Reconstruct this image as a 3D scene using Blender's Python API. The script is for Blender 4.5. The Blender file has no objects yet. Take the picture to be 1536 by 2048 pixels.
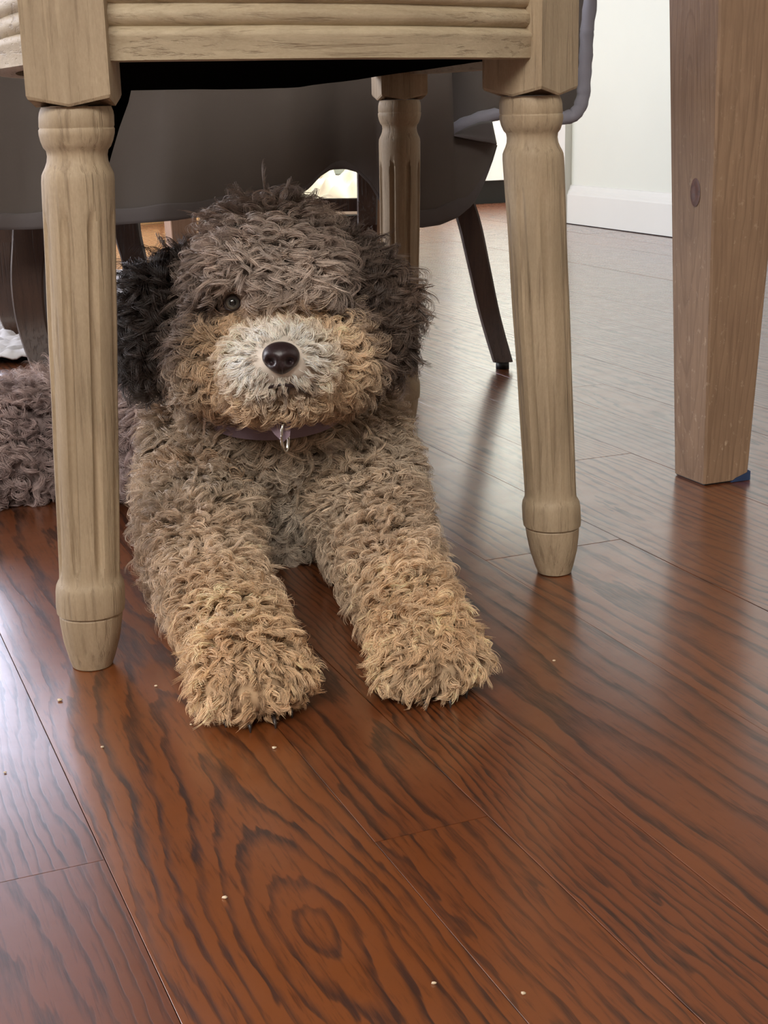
import bpy, bmesh, math, random
import numpy as np
from mathutils import Vector, Matrix, noise
random.seed(7); RNG = np.random.default_rng(7)
scene = bpy.context.scene
COL = scene.collection
# ------------------------------------------------------------ camera
CAM_H, F_PX, CX, CY = 0.35, 2850.0, 768.0, 1024.0
PITCH, ROLL = math.atan(820/2850), -0.024
_f = Vector((0, math.cos(PITCH), -math.sin(PITCH)))
_r0 = Vector((1, 0, 0)); _u0 = _r0.cross(_f)
_r = math.cos(ROLL)*_r0 + math.sin(ROLL)*_u0
_u = -math.sin(ROLL)*_r0 + math.cos(ROLL)*_u0
cd = bpy.data.cameras.new('camera'); cam = bpy.data.objects.new('camera', cd); COL.objects.link(cam)
cd.sensor_fit = 'VERTICAL'; cd.sensor_height = 36; cd.sensor_width = 27; cd.lens = 36*F_PX/2048
cd.clip_start = 0.05
M3 = Matrix((_r, _u, -_f)).transposed()
cam.matrix_world = Matrix.Translation((0, 0, CAM_H)) @ M3.to_4x4()
scene.camera = cam
# ------------------------------------------------------------ room frame (planks and walls run at 22.5 degrees)
TH = math.radians(22.5)
def W(v, u, z=0.0):
    return Vector((v*math.cos(TH)-u*math.sin(TH), v*math.sin(TH)+u*math.cos(TH), z))
# ------------------------------------------------------------ world, lights, exposure
wd = bpy.data.worlds.new('world'); scene.world = wd; wd.use_nodes = True
wb = wd.node_tree.nodes['Background']; wb.inputs[0].default_value = (0.75, 0.85, 1.0, 1); wb.inputs[1].default_value = 0.9
def area(name, v, u, z, sx, sy, power, col, tgt):
    l = bpy.data.lights.new(name, 'AREA'); l.shape = 'RECTANGLE'; l.size = sx; l.size_y = sy
    l.energy = power; l.color = col
    o = bpy.data.objects.new(name, l); COL.objects.link(o)
    o.location = W(v, u, z)
    d = Vector(tgt)-o.location
    o.rotation_euler = d.to_track_quat('-Z', 'Y').to_euler()
    return o
area('window_light_back', -0.35, 5.1, 1.35, 2.4, 1.3, 72, (0.76, 0.80, 1.0), W(-0.2, 0, 0.6))
area('window_light_left', -3.3, 3.9, 1.3, 2.0, 1.6, 165, (0.95, 0.95, 1.0), W(2.1, 3.4, 0.8))
area('kitchen_fill_light', 2.75, 4.05, 2.40, 0.8, 0.8, 130, (1.0, 0.98, 0.93), W(2.6, 4.1, 0))  # unseen fill lamp, added to brighten the refrigerator and the doorway
area('window_light_behind', -1.0, -1.15, 1.98, 2.2, 0.8, 82, (1.0, 0.95, 0.88), W(-.1, 1.0, 0.1))
scene.view_settings.view_transform = 'Standard'; scene.view_settings.look = 'None'
scene.view_settings.gamma = 1; scene.view_settings.use_curve_mapping = False
scene.view_settings.exposure = 0.0
scene.cycles.max_bounces = 8; scene.cycles.use_denoising = True
scene.cycles.transparent_max_bounces = 8

# ------------------------------------------------------------ pixel helpers (only to read real positions off the ground plane)
def ray(px, py): return (px-CX)/F_PX*_r-(py-CY)/F_PX*_u+_f
def atY(px, py, Y):
    d = ray(px, py); return Vector((0, 0, CAM_H))+d*(Y/d.y)
def atZ(px, py, z=0.0):
    d = ray(px, py); return Vector((0, 0, CAM_H))+d*((z-CAM_H)/d.z)

# ------------------------------------------------------------ object helpers
def setp(o, label=None, cat=None, group=None, kind=None):
    if label: o['label'] = label
    if cat: o['category'] = cat
    if group: o['group'] = group
    if kind: o['kind'] = kind
    return o
def empty(name, loc, label, cat, group=None):
    o = bpy.data.objects.new(name, None); COL.objects.link(o); o.location = loc; o.empty_display_size = .05
    bpy.context.view_layer.update()
    return setp(o, label, cat, group)
def link(name, me, m, parent=None, smooth=True):
    if m is not None and len(me.materials) == 0: me.materials.append(m)
    if smooth:
        me.polygons.foreach_set('use_smooth', [True]*len(me.polygons))
    o = bpy.data.objects.new(name, me); COL.objects.link(o)
    if parent is not None:
        o.parent = parent; o.matrix_parent_inverse = Matrix.Translation(-parent_world(parent))
    return o
def parent_world(p):
    v = Vector((0, 0, 0))
    while p is not None:
        if p.type == 'EMPTY': return Vector(p.location)
        v = v+p.location; p = p.parent
    return v
def from_bm(name, bm, m, parent=None, smooth=True, auto=None):
    me = bpy.data.meshes.new(name); bmesh.ops.recalc_face_normals(bm, faces=bm.faces)
    if auto is not None:
        for e in bm.edges:
            if len(e.link_faces) == 2 and e.calc_face_angle(0) > auto: e.smooth = False
    bm.to_mesh(me); bm.free()
    return link(name, me, m, parent, smooth)
def add_prism(bm, base, top):
    vb = [bm.verts.new(p) for p in base]; vt = [bm.verts.new(p) for p in top]
    n = len(base); bm.faces.new(vb[::-1]); bm.faces.new(vt)
    for i in range(n): bm.faces.new((vb[i], vb[(i+1) % n], vt[(i+1) % n], vt[i]))
def bevel(bm, w, seg=2, ang=0.5):
    es = [e for e in bm.edges if len(e.link_faces) == 2 and e.calc_face_angle(0) > ang]
    bmesh.ops.bevel(bm, geom=es, offset=w, segments=seg, affect='EDGES', profile=0.6)
def room_box(bm, v0, v1, u0, u1, z0, z1):
    b = [W(v0, u0, z0), W(v1, u0, z0), W(v1, u1, z0), W(v0, u1, z0)]
    t = [p+Vector((0, 0, z1-z0)) for p in b]
    add_prism(bm, b, t)
def sweep(bm, pts, secs, closed_ends=True):
    """pts: centre points, secs: list of lists of offset vectors (already in world axes)"""
    rings = []
    for p, s in zip(pts, secs): rings.append([bm.verts.new(p+q) for q in s])
    n = len(rings[0])
    for a, b in zip(rings[:-1], rings[1:]):
        for i in range(n): bm.faces.new((a[i], a[(i+1) % n], b[(i+1) % n], b[i]))
    if closed_ends: bm.faces.new(rings[0][::-1]); bm.faces.new(rings[-1])
def circ(r, n, ax=Vector((1, 0, 0)), ay=Vector((0, 1, 0)), ry=None):
    ry = r if ry is None else ry
    return [ax*(r*math.cos(2*math.pi*i/n))+ay*(ry*math.sin(2*math.pi*i/n)) for i in range(n)]
def tube(bm, pts, r, n=8):
    secs = []
    for i, p in enumerate(pts):
        t = (pts[min(i+1, len(pts)-1)]-pts[max(i-1, 0)]).normalized()
        a = t.cross(Vector((0, 0, 1)));
        if a.length < 1e-3: a = Vector((1, 0, 0))
        a.normalize(); b = t.cross(a)
        rr = r[i] if isinstance(r, (list, tuple)) else r
        secs.append(circ(rr, n, a, b))
    sweep(bm, pts, secs)

# ------------------------------------------------------------ materials
def srgb(r, g, b):
    f = lambda c: c/12.92 if c <= .04045 else ((c+.055)/1.055)**2.4
    return (f(r/255), f(g/255), f(b/255), 1)
class NT:
    def __init__(s, name):
        s.m = bpy.data.materials.new(name); s.m.use_nodes = True; s.t = s.m.node_tree
        s.b = s.t.nodes['Principled BSDF']
    def n(s, typ, **kw):
        nd = s.t.nodes.new(typ)
        for k, v in kw.items():
            if k.startswith('i_'): nd.inputs[int(k[2:]) if k[2:].isdigit() else k[2:].replace('_', ' ')].default_value = v
            else: setattr(nd, k, v)
        return nd
    def l(s, a, b): s.t.links.new(a, b)
    def math(s, op, a, b=None, c=None, clamp=False):
        nd = s.n('ShaderNodeMath', operation=op); nd.use_clamp = clamp
        for i, x in enumerate((a, b, c)):
            if x is None: continue
            if isinstance(x, (int, float)): nd.inputs[i].default_value = x
            else: s.l(x, nd.inputs[i])
        return nd.outputs[0]
    def ramp(s, fac, stops, interp='LINEAR'):
        nd = s.n('ShaderNodeValToRGB'); cr = nd.color_ramp; cr.interpolation = interp
        while len(cr.elements) < len(stops): cr.elements.new(.5)
        for e, (p, c) in zip(cr.elements, stops): e.position = p; e.color = c
        s.l(fac, nd.inputs[0]); return nd.outputs[0]
    def noise(s, vec, scale, detail=3, rough=.5, dist=0.):
        nd = s.n('ShaderNodeTexNoise'); nd.inputs['Scale'].default_value = scale; nd.inputs['Detail'].default_value = detail
        nd.inputs['Roughness'].default_value = rough; nd.inputs['Distortion'].default_value = dist
        s.l(vec, nd.inputs['Vector']); return nd.outputs['Fac']
    def mapping(s, vec, scale=(1, 1, 1), rot=(0, 0, 0), loc=(0, 0, 0)):
        nd = s.n('ShaderNodeMapping'); nd.inputs['Scale'].default_value = scale; nd.inputs['Rotation'].default_value = rot; nd.inputs['Location'].default_value = loc
        s.l(vec, nd.inputs['Vector']); return nd.outputs[0]
    def mix(s, fac, a, b, blend='MIX'):
        nd = s.n('ShaderNodeMix', data_type='RGBA', blend_type=blend)
        for i, x in ((0, fac), (6, a), (7, b)):
            if isinstance(x, (int, float)) or isinstance(x, tuple): nd.inputs[i].default_value = x
            else: s.l(x, nd.inputs[i])
        return nd.outputs[2]
    def bump(s, h, strength=.3, dist=.001):
        nd = s.n('ShaderNodeBump'); nd.inputs['Strength'].default_value = strength; nd.inputs['Distance'].default_value = dist
        s.l(h, nd.inputs['Height']); s.l(nd.outputs[0], s.b.inputs['Normal'])
    def objvec(s, rnd=True):
        tc = s.n('ShaderNodeTexCoord')
        if not rnd: return tc.outputs['Object']
        oi = s.n('ShaderNodeObjectInfo')
        nd = s.n('ShaderNodeVectorMath', operation='SCALE'); nd.inputs[0].default_value = (13.1, 7.7, 5.3); s.l(oi.outputs['Random'], nd.inputs['Scale'])
        ad = s.n('ShaderNodeVectorMath', operation='ADD'); s.l(tc.outputs['Object'], ad.inputs[0]); s.l(nd.outputs[0], ad.inputs[1])
        return ad.outputs[0]

def plain(name, col, rough=.6, metal=0., noise_amt=.12, scale=60, bump=.1):
    t = NT(name); v = t.objvec()
    f = t.noise(v, scale, 4)
    a = tuple(c*(1-noise_amt) for c in col[:3])+(1,); b = tuple(min(1, c*(1+noise_amt)) for c in col[:3])+(1,)
    t.l(t.ramp(f, [(.3, a), (.7, b)]), t.b.inputs['Base Color'])
    t.b.inputs['Roughness'].default_value = rough; t.b.inputs['Specular IOR Level'].default_value = 0. if name.startswith('black_dust') else .5; t.b.inputs['Metallic'].default_value = metal
    if bump: t.bump(f, bump, .0005)
    return t.m

def weathered(name, light, mid, dark, axis=2, rough=.62, fine=260, streak=.5):
    """limed / weathered oak, grain along `axis` of the object"""
    t = NT(name); v = t.objvec()
    sc = [1, 1, 1]; sc[axis] = .045
    g = t.mapping(v, tuple(sc))
    wob = t.noise(t.mapping(v, tuple(.35 if i == axis else 1 for i in range(3))), 28, 3, .6, .6)
    f1 = t.noise(g, fine, 4, .65, .15)
    f2 = t.noise(g, 110, 4, .62, .5); spk = t.noise(t.mapping(v, tuple(.3 if i == axis else 1 for i in range(3))), 900, 3, .7)
    blot = t.noise(v, 14, 3)
    base = t.ramp(t.math('ADD', t.math('MULTIPLY', f2, .6), t.math('MULTIPLY', spk, .4)), [(.32, mid), (.62, light)])
    base = t.mix(t.math('MULTIPLY', t.math('SUBTRACT', .62, blot, clamp=True), 1.2, clamp=True), base, tuple(c*.72 for c in mid[:3])+(1,))
    pores = t.ramp(f1, [(.28, (1, 1, 1, 1)), (.46, (0, 0, 0, 1))])
    colr = t.mix(t.math('MULTIPLY', pores, streak, clamp=True), base, dark)
    wl = t.ramp(t.noise(g, 150, 2, .5, .3), [(.60, (0, 0, 0, 1)), (.74, (1, 1, 1, 1))])
    colr = t.mix(t.math('MULTIPLY', wl, .28), colr, tuple(min(1, c*1.35) for c in light[:3])+(1,))
    t.l(colr, t.b.inputs['Base Color'])
    t.b.inputs['Roughness'].default_value = rough
    h = t.math('SUBTRACT', t.math('MULTIPLY', f2, .7), t.math('MULTIPLY', pores, .8))
    h = t.math('ADD', h, t.math('MULTIPLY', wob, .6))
    t.bump(h, .55, .0011)
    return t.m

M = {}
M['oak_leg'] = weathered('weathered_oak_upright', srgb(180, 160, 132), srgb(156, 136, 109), srgb(104, 84, 64), streak=.5)
M['oak_rail'] = weathered('weathered_oak_rail', srgb(196, 180, 152), srgb(170, 152, 124), srgb(112, 92, 70), axis=0)
M['dark_leg'] = weathered('dark_walnut_upright', srgb(74, 50, 36), srgb(52, 34, 25), srgb(26, 17, 13), rough=.5)
M['pine_leg'] = weathered('pine_table_wood', srgb(168, 134, 108), srgb(142, 110, 86), srgb(104, 78, 58), fine=120, streak=.35)
M['black_cloth'] = plain('black_dust_cloth', (.004, .004, .004, 1), .95, bump=0)
M['metal'] = plain('metal_glide', srgb(70, 70, 74), .35, .9, bump=0)
M['felt'] = plain('blue_felt', srgb(40, 58, 92), .95)
M['white_paint'] = plain('white_paint', srgb(226, 228, 220), .45, noise_amt=.015, scale=4, bump=.02)
M['wall_paint'] = plain('wall_paint', srgb(222, 227, 214), .6, noise_amt=.02, scale=3, bump=.03)
M['tan_paint'] = plain('tan_paint', srgb(146, 128, 110), .7, noise_amt=.02, scale=3, bump=.03)
M['enamel'] = plain('white_enamel', srgb(238, 242, 242), .3, noise_amt=.01, bump=0)
M['black_plastic'] = plain('black_plastic', srgb(14, 14, 18), .5, bump=0)
M['light_wood'] = weathered('light_maple', srgb(246, 206, 150), srgb(236, 188, 128), srgb(200, 148, 92), fine=100, streak=.25)
M['cushion'] = plain('linen_upholstery', srgb(150, 140, 128), .9)

def cloth_mat(name, c1, c2, wave=900):
    t = NT(name); v = t.objvec(False)
    w1 = t.noise(t.mapping(v, (1, 1, 6)), wave, 2); w2 = t.noise(t.mapping(v, (6, 6, 1)), wave*.5, 2)
    f = t.math('MULTIPLY', t.math('ADD', w1, w2), .5)
    big = t.noise(v, 9, 3)
    c = t.mix(t.math('MULTIPLY', big, .8, clamp=True), c1, c2)
    c = t.mix(t.math('MULTIPLY', f, .35), c, tuple(x*.6 for x in c1[:3])+(1,))
    t.l(c, t.b.inputs['Base Color']); t.b.inputs['Roughness'].default_value = .95
    t.b.inputs['Sheen Weight'].default_value = .15
    t.bump(f, .35, .0006); return t.m
M['cloth'] = cloth_mat('grey_linen_cloth', srgb(98, 91, 86), srgb(84, 77, 72))
M['cloth_hem'] = cloth_mat('grey_quilted_hem', srgb(98, 92, 92), srgb(82, 76, 74))
_g = NT('window_glass'); _g.b.inputs['Transmission Weight'].default_value = 1.; _g.b.inputs['Roughness'].default_value = .02; _g.b.inputs['IOR'].default_value = 1.05; M['glass'] = _g.m
M['edge'] = cloth_mat('lit_quilted_edge', srgb(160, 160, 172), srgb(128, 126, 136))  # bluish light along the padded edge is put into its colour
M['blanket'] = cloth_mat('cream_blanket', srgb(236, 230, 208), srgb(214, 202, 176))
M['rug'] = cloth_mat('pale_shag', srgb(240, 240, 242), srgb(214, 216, 224))

# --- floor: stained red oak, ring model in plank space (custom properties steer each plank's figure)
def floor_mat():
    t = NT('stained_red_oak'); tc = t.n('ShaderNodeTexCoord'); v = tc.outputs['Object']
    sep = t.n('ShaderNodeSeparateXYZ'); t.l(v, sep.inputs[0])
    def at(nm): return t.n('ShaderNodeAttribute', attribute_type='OBJECT', attribute_name=nm).outputs['Fac']
    seed = at('seed'); ga = at('grain_offset'); gd = at('grain_depth'); gt = at('grain_tilt'); tone = at('tone'); sp = at('spacing')
    cv = t.n('ShaderNodeCombineXYZ'); t.l(sep.outputs[0], cv.inputs[0]); t.l(sep.outputs[1], cv.inputs[1]); t.l(t.math('MULTIPLY', seed, 3.7), cv.inputs[2])
    P = cv.outputs[0]
    eye = at('eye')
    wa = t.noise(t.mapping(P, (1.6, .42, 1)), 5.0, 2, .5)         # slow wander
    wb_ = t.noise(t.mapping(P, (1.0, .16, 1)), 34, 3, .6)
    wc = t.noise(t.mapping(P, (1.0, .14, 1)), 170, 2, .6)
    a = t.math('SUBTRACT', sep.outputs[0], ga)
    a = t.math('ADD', a, t.math('MULTIPLY', t.math('SUBTRACT', wa, .5), .055))
    dy = t.math('SUBTRACT', sep.outputs[1], eye)
    dy = t.math('DIVIDE', dy, t.math('ADD', 1., t.math('MULTIPLY', t.math('ABSOLUTE', dy), 6.)))
    d = t.math('ADD', gd, t.math('MULTIPLY', dy, gt))
    d = t.math('ADD', d, t.math('MULTIPLY', t.math('SUBTRACT', t.noise(t.mapping(P, (.6, .5, 1)), 6, 2), .5), .05))
    r = t.math('SQRT', t.math('ADD', t.math('MULTIPLY', a, a), t.math('MULTIPLY', d, d)))
    r = t.math('ADD', r, t.math('MULTIPLY', t.math('SUBTRACT', wb_, .5), .013))
    r = t.math('ADD', r, t.math('MULTIPLY', t.math('SUBTRACT', wc, .5), .0065))
    fr = t.math('FRACT', t.math('DIVIDE', r, sp))
    line = t.ramp(fr, [(.0, (0, 0, 0, 1)), (.50, (.05, .05, .05, 1)), (.66, (.5, .5, .5, 1)), (.80, (1, 1, 1, 1)), (.90, (.8, .8, .8, 1)), (.96, (0, 0, 0, 1))])
    thin = t.noise(t.mapping(P, (1, .07, 1)), 330, 3, .75)
    line = t.math('MULTIPLY', line, t.math('MULTIPLY', t.math('SUBTRACT', thin, .16), 2.6), clamp=True)
    dens = t.noise(P, 8, 2)
    line = t.math('MULTIPLY', line, t.math('ADD', t.math('MULTIPLY', dens, 1.3), .25), clamp=True)
    pores = t.ramp(t.noise(t.mapping(P, (1, .07, 1)), 430, 3, .65), [(.54, (0, 0, 0, 1)), (.70, (1, 1, 1, 1))])
    tv = t.noise(t.mapping(P, (1, .3, 1)), 9, 3)
    c0 = t.mix(tv, srgb(98, 48, 22), srgb(134, 75, 35))
    c0 = t.mix(tone, t.mix(.5, c0, srgb(94, 44, 28)), t.mix(.4, c0, srgb(156, 90, 38)))
    c1 = t.mix(t.math('MULTIPLY', pores, .6), c0, srgb(58, 24, 13))
    c1 = t.mix(t.math('MULTIPLY', line, .93, clamp=True), c1, srgb(40, 17, 11))
    t.l(c1, t.b.inputs['Base Color'])
    t.b.inputs['Roughness'].default_value = .33
    rn = t.ramp(t.noise(P, 40, 4, .6), [(.3, (.30,)*3+(1,)), (.7, (.42,)*3+(1,))])
    t.l(t.math('ADD', rn, t.math('MULTIPLY', line, .12)), t.b.inputs['Roughness'])
    t.b.inputs['IOR'].default_value = 1.55
    t.b.inputs['Coat Weight'].default_value = 1.0; t.b.inputs['Coat Roughness'].default_value = .20; t.b.inputs['Coat IOR'].default_value = 1.62
    h = t.math('SUBTRACT', t.math('MULTIPLY', t.noise(P, 22, 3), .9), t.math('ADD', t.math('MULTIPLY', line, .30), t.math('MULTIPLY', pores, .12)))
    t.bump(h, .22, .0010)
    return t.m
M['floor'] = floor_mat()
M['floor_gap'] = plain('floor_gap', srgb(26, 12, 8), .8, bump=0)

# ------------------------------------------------------------ structure: floor with planks
bm = bmesh.new(); room_box(bm, -3.6, 3.6, -3.1, 7.2, -.05, -.0045)
floor_o = from_bm('floor', bm, M['floor_gap'], smooth=False); setp(floor_o, 'stained red-brown oak strip floor', None, None, 'structure')
seams = [.108, .233, .2955, .358, .4835, .608]
while seams[-1] < 3.4: seams.append(seams[-1]+(.0835 if seams[-1] < 1.1 else .125))
left = [.108]
while left[-1] > -1.6: left.append(left[-1]-(.095 if len(left) < 3 else .115))
seams = sorted(set(left))+seams[1:]
# (v of the strip's left seam) -> joints along u and figure (offset, depth, tilt, spacing, tone)
special = {
    0.108: ([-.6, 1.75], [(.0725, .0, .42, .0085, .72, .6+.536)]),
    0.2330: ([-.6, .585, 1.9], [(-.05, .10, .03, .0058, .55), (.05, .022, .045, .0095, .35)]),
    0.2955: ([-.35, 1.05], [(.22, .06, .03, .0052, .42)]),
    0.3580: ([-.9, 1.42], [(.04, .02, .06, .0150, .40)]),
    0.4835: ([-.5, .96, 2.2], [(.055, .03, .05, .0130, .58), (.09, .03, .05, .0095, .4)]),
}
def plank(v0, v1, u0, u1, fig, k):
    g = .00022; w = v1-v0-2*g; L = u1-u0-2*g
    bm = bmesh.new(); c = .00012
    z0, z1 = -.0045, 0.
    lay = [(0, z0), (0, z1-c), (c, z1)]
    rings = [[bm.verts.new((i, i, z)), bm.verts.new((w-i, i, z)), bm.verts.new((w-i, L-i, z)), bm.verts.new((i, L-i, z))] for i, z in lay]
    for a, b in zip(rings[:-1], rings[1:]):
        for i in range(4): bm.faces.new((a[i], a[(i+1) % 4], b[(i+1) % 4], b[i]))
    bm.faces.new(rings[-1])
    o = from_bm('plank', bm, M['floor'], None, smooth=False)
    o.parent = floor_o
    o.location = W(v0+g, u0+g, random.uniform(-.0003, 0)); o.rotation_euler = (0, 0, TH)
    o['eye'] = float(fig[5]) if len(fig) > 5 else float(k*.37 % 1.3)
    o['grain_offset'] = float(fig[0]); o['grain_depth'] = float(fig[1]); o['grain_tilt'] = float(fig[2]); o['spacing'] = float(fig[3]); o['tone'] = float(fig[4]); o['seed'] = float(k*.173 % 9.7)
    return o
k = 0
for v0, v1 in zip(seams[:-1], seams[1:]):
    key = round(v0, 4)
    if key in special:
        js, figs = special[key]; js = list(js); figs = list(figs)
    else:
        js = [-.9-random.random()*.5]; figs = []
        if abs(v0-(.108-.095)) < .002: js = [-.4, .625, 1.6]; figs = [(.03, .03, .05, .0078, .1), (-.16, .07, .03, .0062, .12)]
    umax = 6.6
    while js[-1] < umax: js.append(js[-1]+random.uniform(.9, 1.9))
    for j, (u0, u1) in enumerate(zip(js[:-1], js[1:])):
        if j < len(figs): fig = figs[j]
        else: fig = (random.choice([random.uniform(.2, .8), random.uniform(-.25, -.1), (v1-v0)*random.uniform(.3, .7)]), random.uniform(-.02, .06), random.uniform(.05, .4), random.uniform(.007, .011), random.uniform(.15, .75))
        if v0 > 3.3 or u1 < -.6: continue
        plank(v0, v1, u0, u1, fig, k+1); k += 1
print('planks', k)

# walls
def wall(name, *boxes, mat=None, kind='structure', smooth=False, bev=0.):
    bm = bmesh.new()
    for b in boxes: room_box(bm, *b)
    if bev: bevel(bm, bev, 2)
    o = from_bm(name, bm, mat or M['wall_paint'], smooth=smooth); o['kind'] = kind; return o
wall('wall_right', (2.12, 2.24, -1.4, 3.72, 0, 2.5))
wall('wall_right_far', (2.12, 2.24, 3.80, 4.75, 2.05, 2.5))
wall('wall_left', (-3.6, -3.48, -1.4, 5.4, 0, .5), (-3.6, -3.48, -1.4, 5.4, 2.15, 2.5), (-3.6, -3.48, -1.4, 3.0, .5, 2.15), (-3.6, -3.48, 5.0, 5.4, .5, 2.15), mat=M['tan_paint'])
wall('wall_back', (-3.6, -1.6, 5.25, 5.37, 0, 2.5), (-1.6, .7, 5.25, 5.37, 2.25, 2.5), (.7, 1.3, 5.25, 5.37, 0, 2.5), mat=M['tan_paint'])
wall('wall_front', (-3.6, 2.24, -1.4, -1.3, 0, 1.5), (-3.6, 2.24, -1.4, -1.3, 2.42, 2.5), (-3.6, -2.2, -1.4, -1.3, 1.5, 2.42), (.2, 2.24, -1.4, -1.3, 1.5, 2.42), mat=M['tan_paint'])
wall('wall_kitchen', (1.3, 4.6, 7.0, 7.12, 0, 2.5), (4.5, 4.6, 3.6, 7.0, 0, 2.5), (1.2, 1.3, 5.25, 7.0, 0, 2.5), (2.24, 4.6, 3.6, 3.7, 0, 2.5))
wall('ceiling', (-3.6, 4.6, -1.4, 7.2, 2.5, 2.6), mat=M['tan_paint'])
def prof_strip(name, v0, u0, u1, prof, mat):
    """baseboard on the right wall: prof = (thickness, z) running along u"""
    bm = bmesh.new()
    a = [bm.verts.new(W(v0-t, u0, z)) for t, z in prof]; b = [bm.verts.new(W(v0-t, u1, z)) for t, z in prof]
    n = len(prof)
    for i in range(n): bm.faces.new((a[i], a[(i+1) % n], b[(i+1) % n], b[i]))
    bm.faces.new(a[::-1]); bm.faces.new(b)
    o = from_bm(name, bm, mat, smooth=False); o['kind'] = 'structure'; return o
bprof = [(0, .002), (.014, .002), (.014, .082), (.012, .086), (.011, .091), (.007, .097), (.005, .104), (.003, .108), (0, .110)]
prof_strip('baseboard_right', 2.12, -1.3, 3.655, bprof, M['white_paint'])
wall('trim_1', (2.098, 2.12, 3.655, 3.715, .001, 2.08), (2.106, 2.25, 3.715, 3.735, .001, 2.1), mat=M['white_paint'], bev=.003)
wall('trim_2', (2.10, 2.25, 4.72, 4.80, .001, 2.08), mat=M['white_paint'], bev=.003)
# shoe gap line under the baseboard
wall('trim_3', (2.104, 2.12, -1.3, 3.655, .0002, .0019), mat=M['floor_gap'])
def window(name, boxes, panes):
    bm = bmesh.new()
    for b in boxes: room_box(bm, *b)
    o = from_bm(name, bm, M['white_paint'], smooth=False); o['kind'] = 'structure'
    bm = bmesh.new(); B = np.array(boxes); vm, um = B[:, 0].min(), B[:, 2].min(); vx, ux = B[:, 1].max(), B[:, 3].max(); zm, zx = B[:, 4].min(), B[:, 5].max()
    if vx-vm > ux-um: um = (um+ux)/2; ux = um+.004; vm += .03; vx -= .03
    else: vm = (vm+vx)/2; vx = vm+.004; um += .03; ux -= .03
    room_box(bm, vm, vx, um, ux, zm+.03, zx-.03); p = from_bm('pane', bm, M['glass'], smooth=False); p.parent = o
    return o
window('window_1', [(-1.6, -1.54, 5.26, 5.34, .0, 2.25), (.64, .7, 5.26, 5.34, 0, 2.25), (-.48, -.42, 5.26, 5.34, 0, 2.25), (-1.6, .7, 5.26, 5.34, .0, .1), (-1.6, .7, 5.26, 5.34, 2.18, 2.25)], None)
window('window_2', [(-3.58, -3.50, 3.0, 5.0, .5, .56), (-3.58, -3.50, 3.0, 5.0, 2.09, 2.15), (-3.58, -3.5, 3.0, 3.06, .56, 2.09), (-3.58, -3.5, 4.94, 5.0, .56, 2.09), (-3.58, -3.5, 3.97, 4.03, .56, 2.09)], None)
window('window_3', [(-2.2, .2, -1.38, -1.32, 1.5, 1.56), (-2.2, .2, -1.38, -1.32, 2.36, 2.42), (-2.2, -2.14, -1.38, -1.32, 1.56, 2.36), (.14, .2, -1.38, -1.32, 1.56, 2.36), (-1.03, -.97, -1.38, -1.32, 1.56, 2.36)], None)

# ------------------------------------------------------------ near chair
BL = dict(FL=(Vector((-.1765, .878, 0)), Vector((-.1935, .872, 0)), 2), FR=(Vector((.1095, 1.04, 0)), Vector((.1300, 1.04, 0)), 52),
          T3=(Vector((.0262, 1.53, 0)), Vector((.0200, 1.54, 0)), 12), T4=(Vector((-.275, 1.345, 0)), Vector((-.290, 1.35, 0)), 65))
chair = empty('dining_chair', (-.08, 1.2, 0), 'weathered oak chair with four fluted round legs and beaded rail above the puppy', 'chair')
LEGPROF = [(.0005, .0130), (.006, .0148), (.018, .0180), (.030, .0198), (.0355, .0203), (.0366, .0196), (.0372, .0196), (.0378, .0216), (.042, .0221), (.052, .0221), (.056, .0216), (.0585, .0205), (.060, .0196), (.064, .0194)]
body = [(.064+(.3040-.064)*i/40, .0194+(.0217-.0194)*(i/40)**1.0) for i in range(1, 41)]
LEGPROF += body + [(.309, .0217), (.3125, .0214), (.3145, .0206), (.317, .0193), (.320, .0182), (.3235, .0178), (.3265, .0183), (.3285, .0200), (.3305, .0208), (.332, .0214), (.336, .0223), (.3385, .0224), (.3393, .0219), (.3398, .0219), (.3404, .0222), (.346, .0221), (.3485, .0217), (.3515, .0205)]
NSEG, NFL = 160, 8
def turned_leg_mesh(flute_phase, deep=.0026):
    bm = bmesh.new(); rings = []
    for z, r in LEGPROF:
        ring = []
        for i in range(NSEG):
            a = 2*math.pi*i/NSEG; rr = r
            if .066 < z < .288 or (.060 < z < .3):
                # rounded-end flutes
                e = min((z-.0665)/.006, (.290-z)/.006, 1.)
                if e > 0:
                    ph = ((a+flute_phase)/(2*math.pi)*NFL) % 1.0
                    dd = abs(ph-.5)*2*math.pi/NFL*r      # distance from flute centre in metres
                    wv = .0031*math.sqrt(max(0, min(1, e)))
                    if wv > 0 and dd < wv: rr = r-deep*math.sqrt(1-(dd/wv)**2)
            ring.append(bm.verts.new((rr*math.cos(a), rr*math.sin(a), z)))
        rings.append(ring)
    for a, b in zip(rings[:-1], rings[1:]):
        for i in range(NSEG): bm.faces.new((a[i], a[(i+1) % NSEG], b[(i+1) % NSEG], b[i]))
    bm.faces.new(rings[0][::-1]); bm.faces.new(rings[-1])
    return bm
def shear_to(bm, top, bot, zt=.35):
    for v in bm.verts:
        f = v.co.z/zt; p = bot.lerp(top, f)
        v.co.x += p.x; v.co.y += p.y
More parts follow.
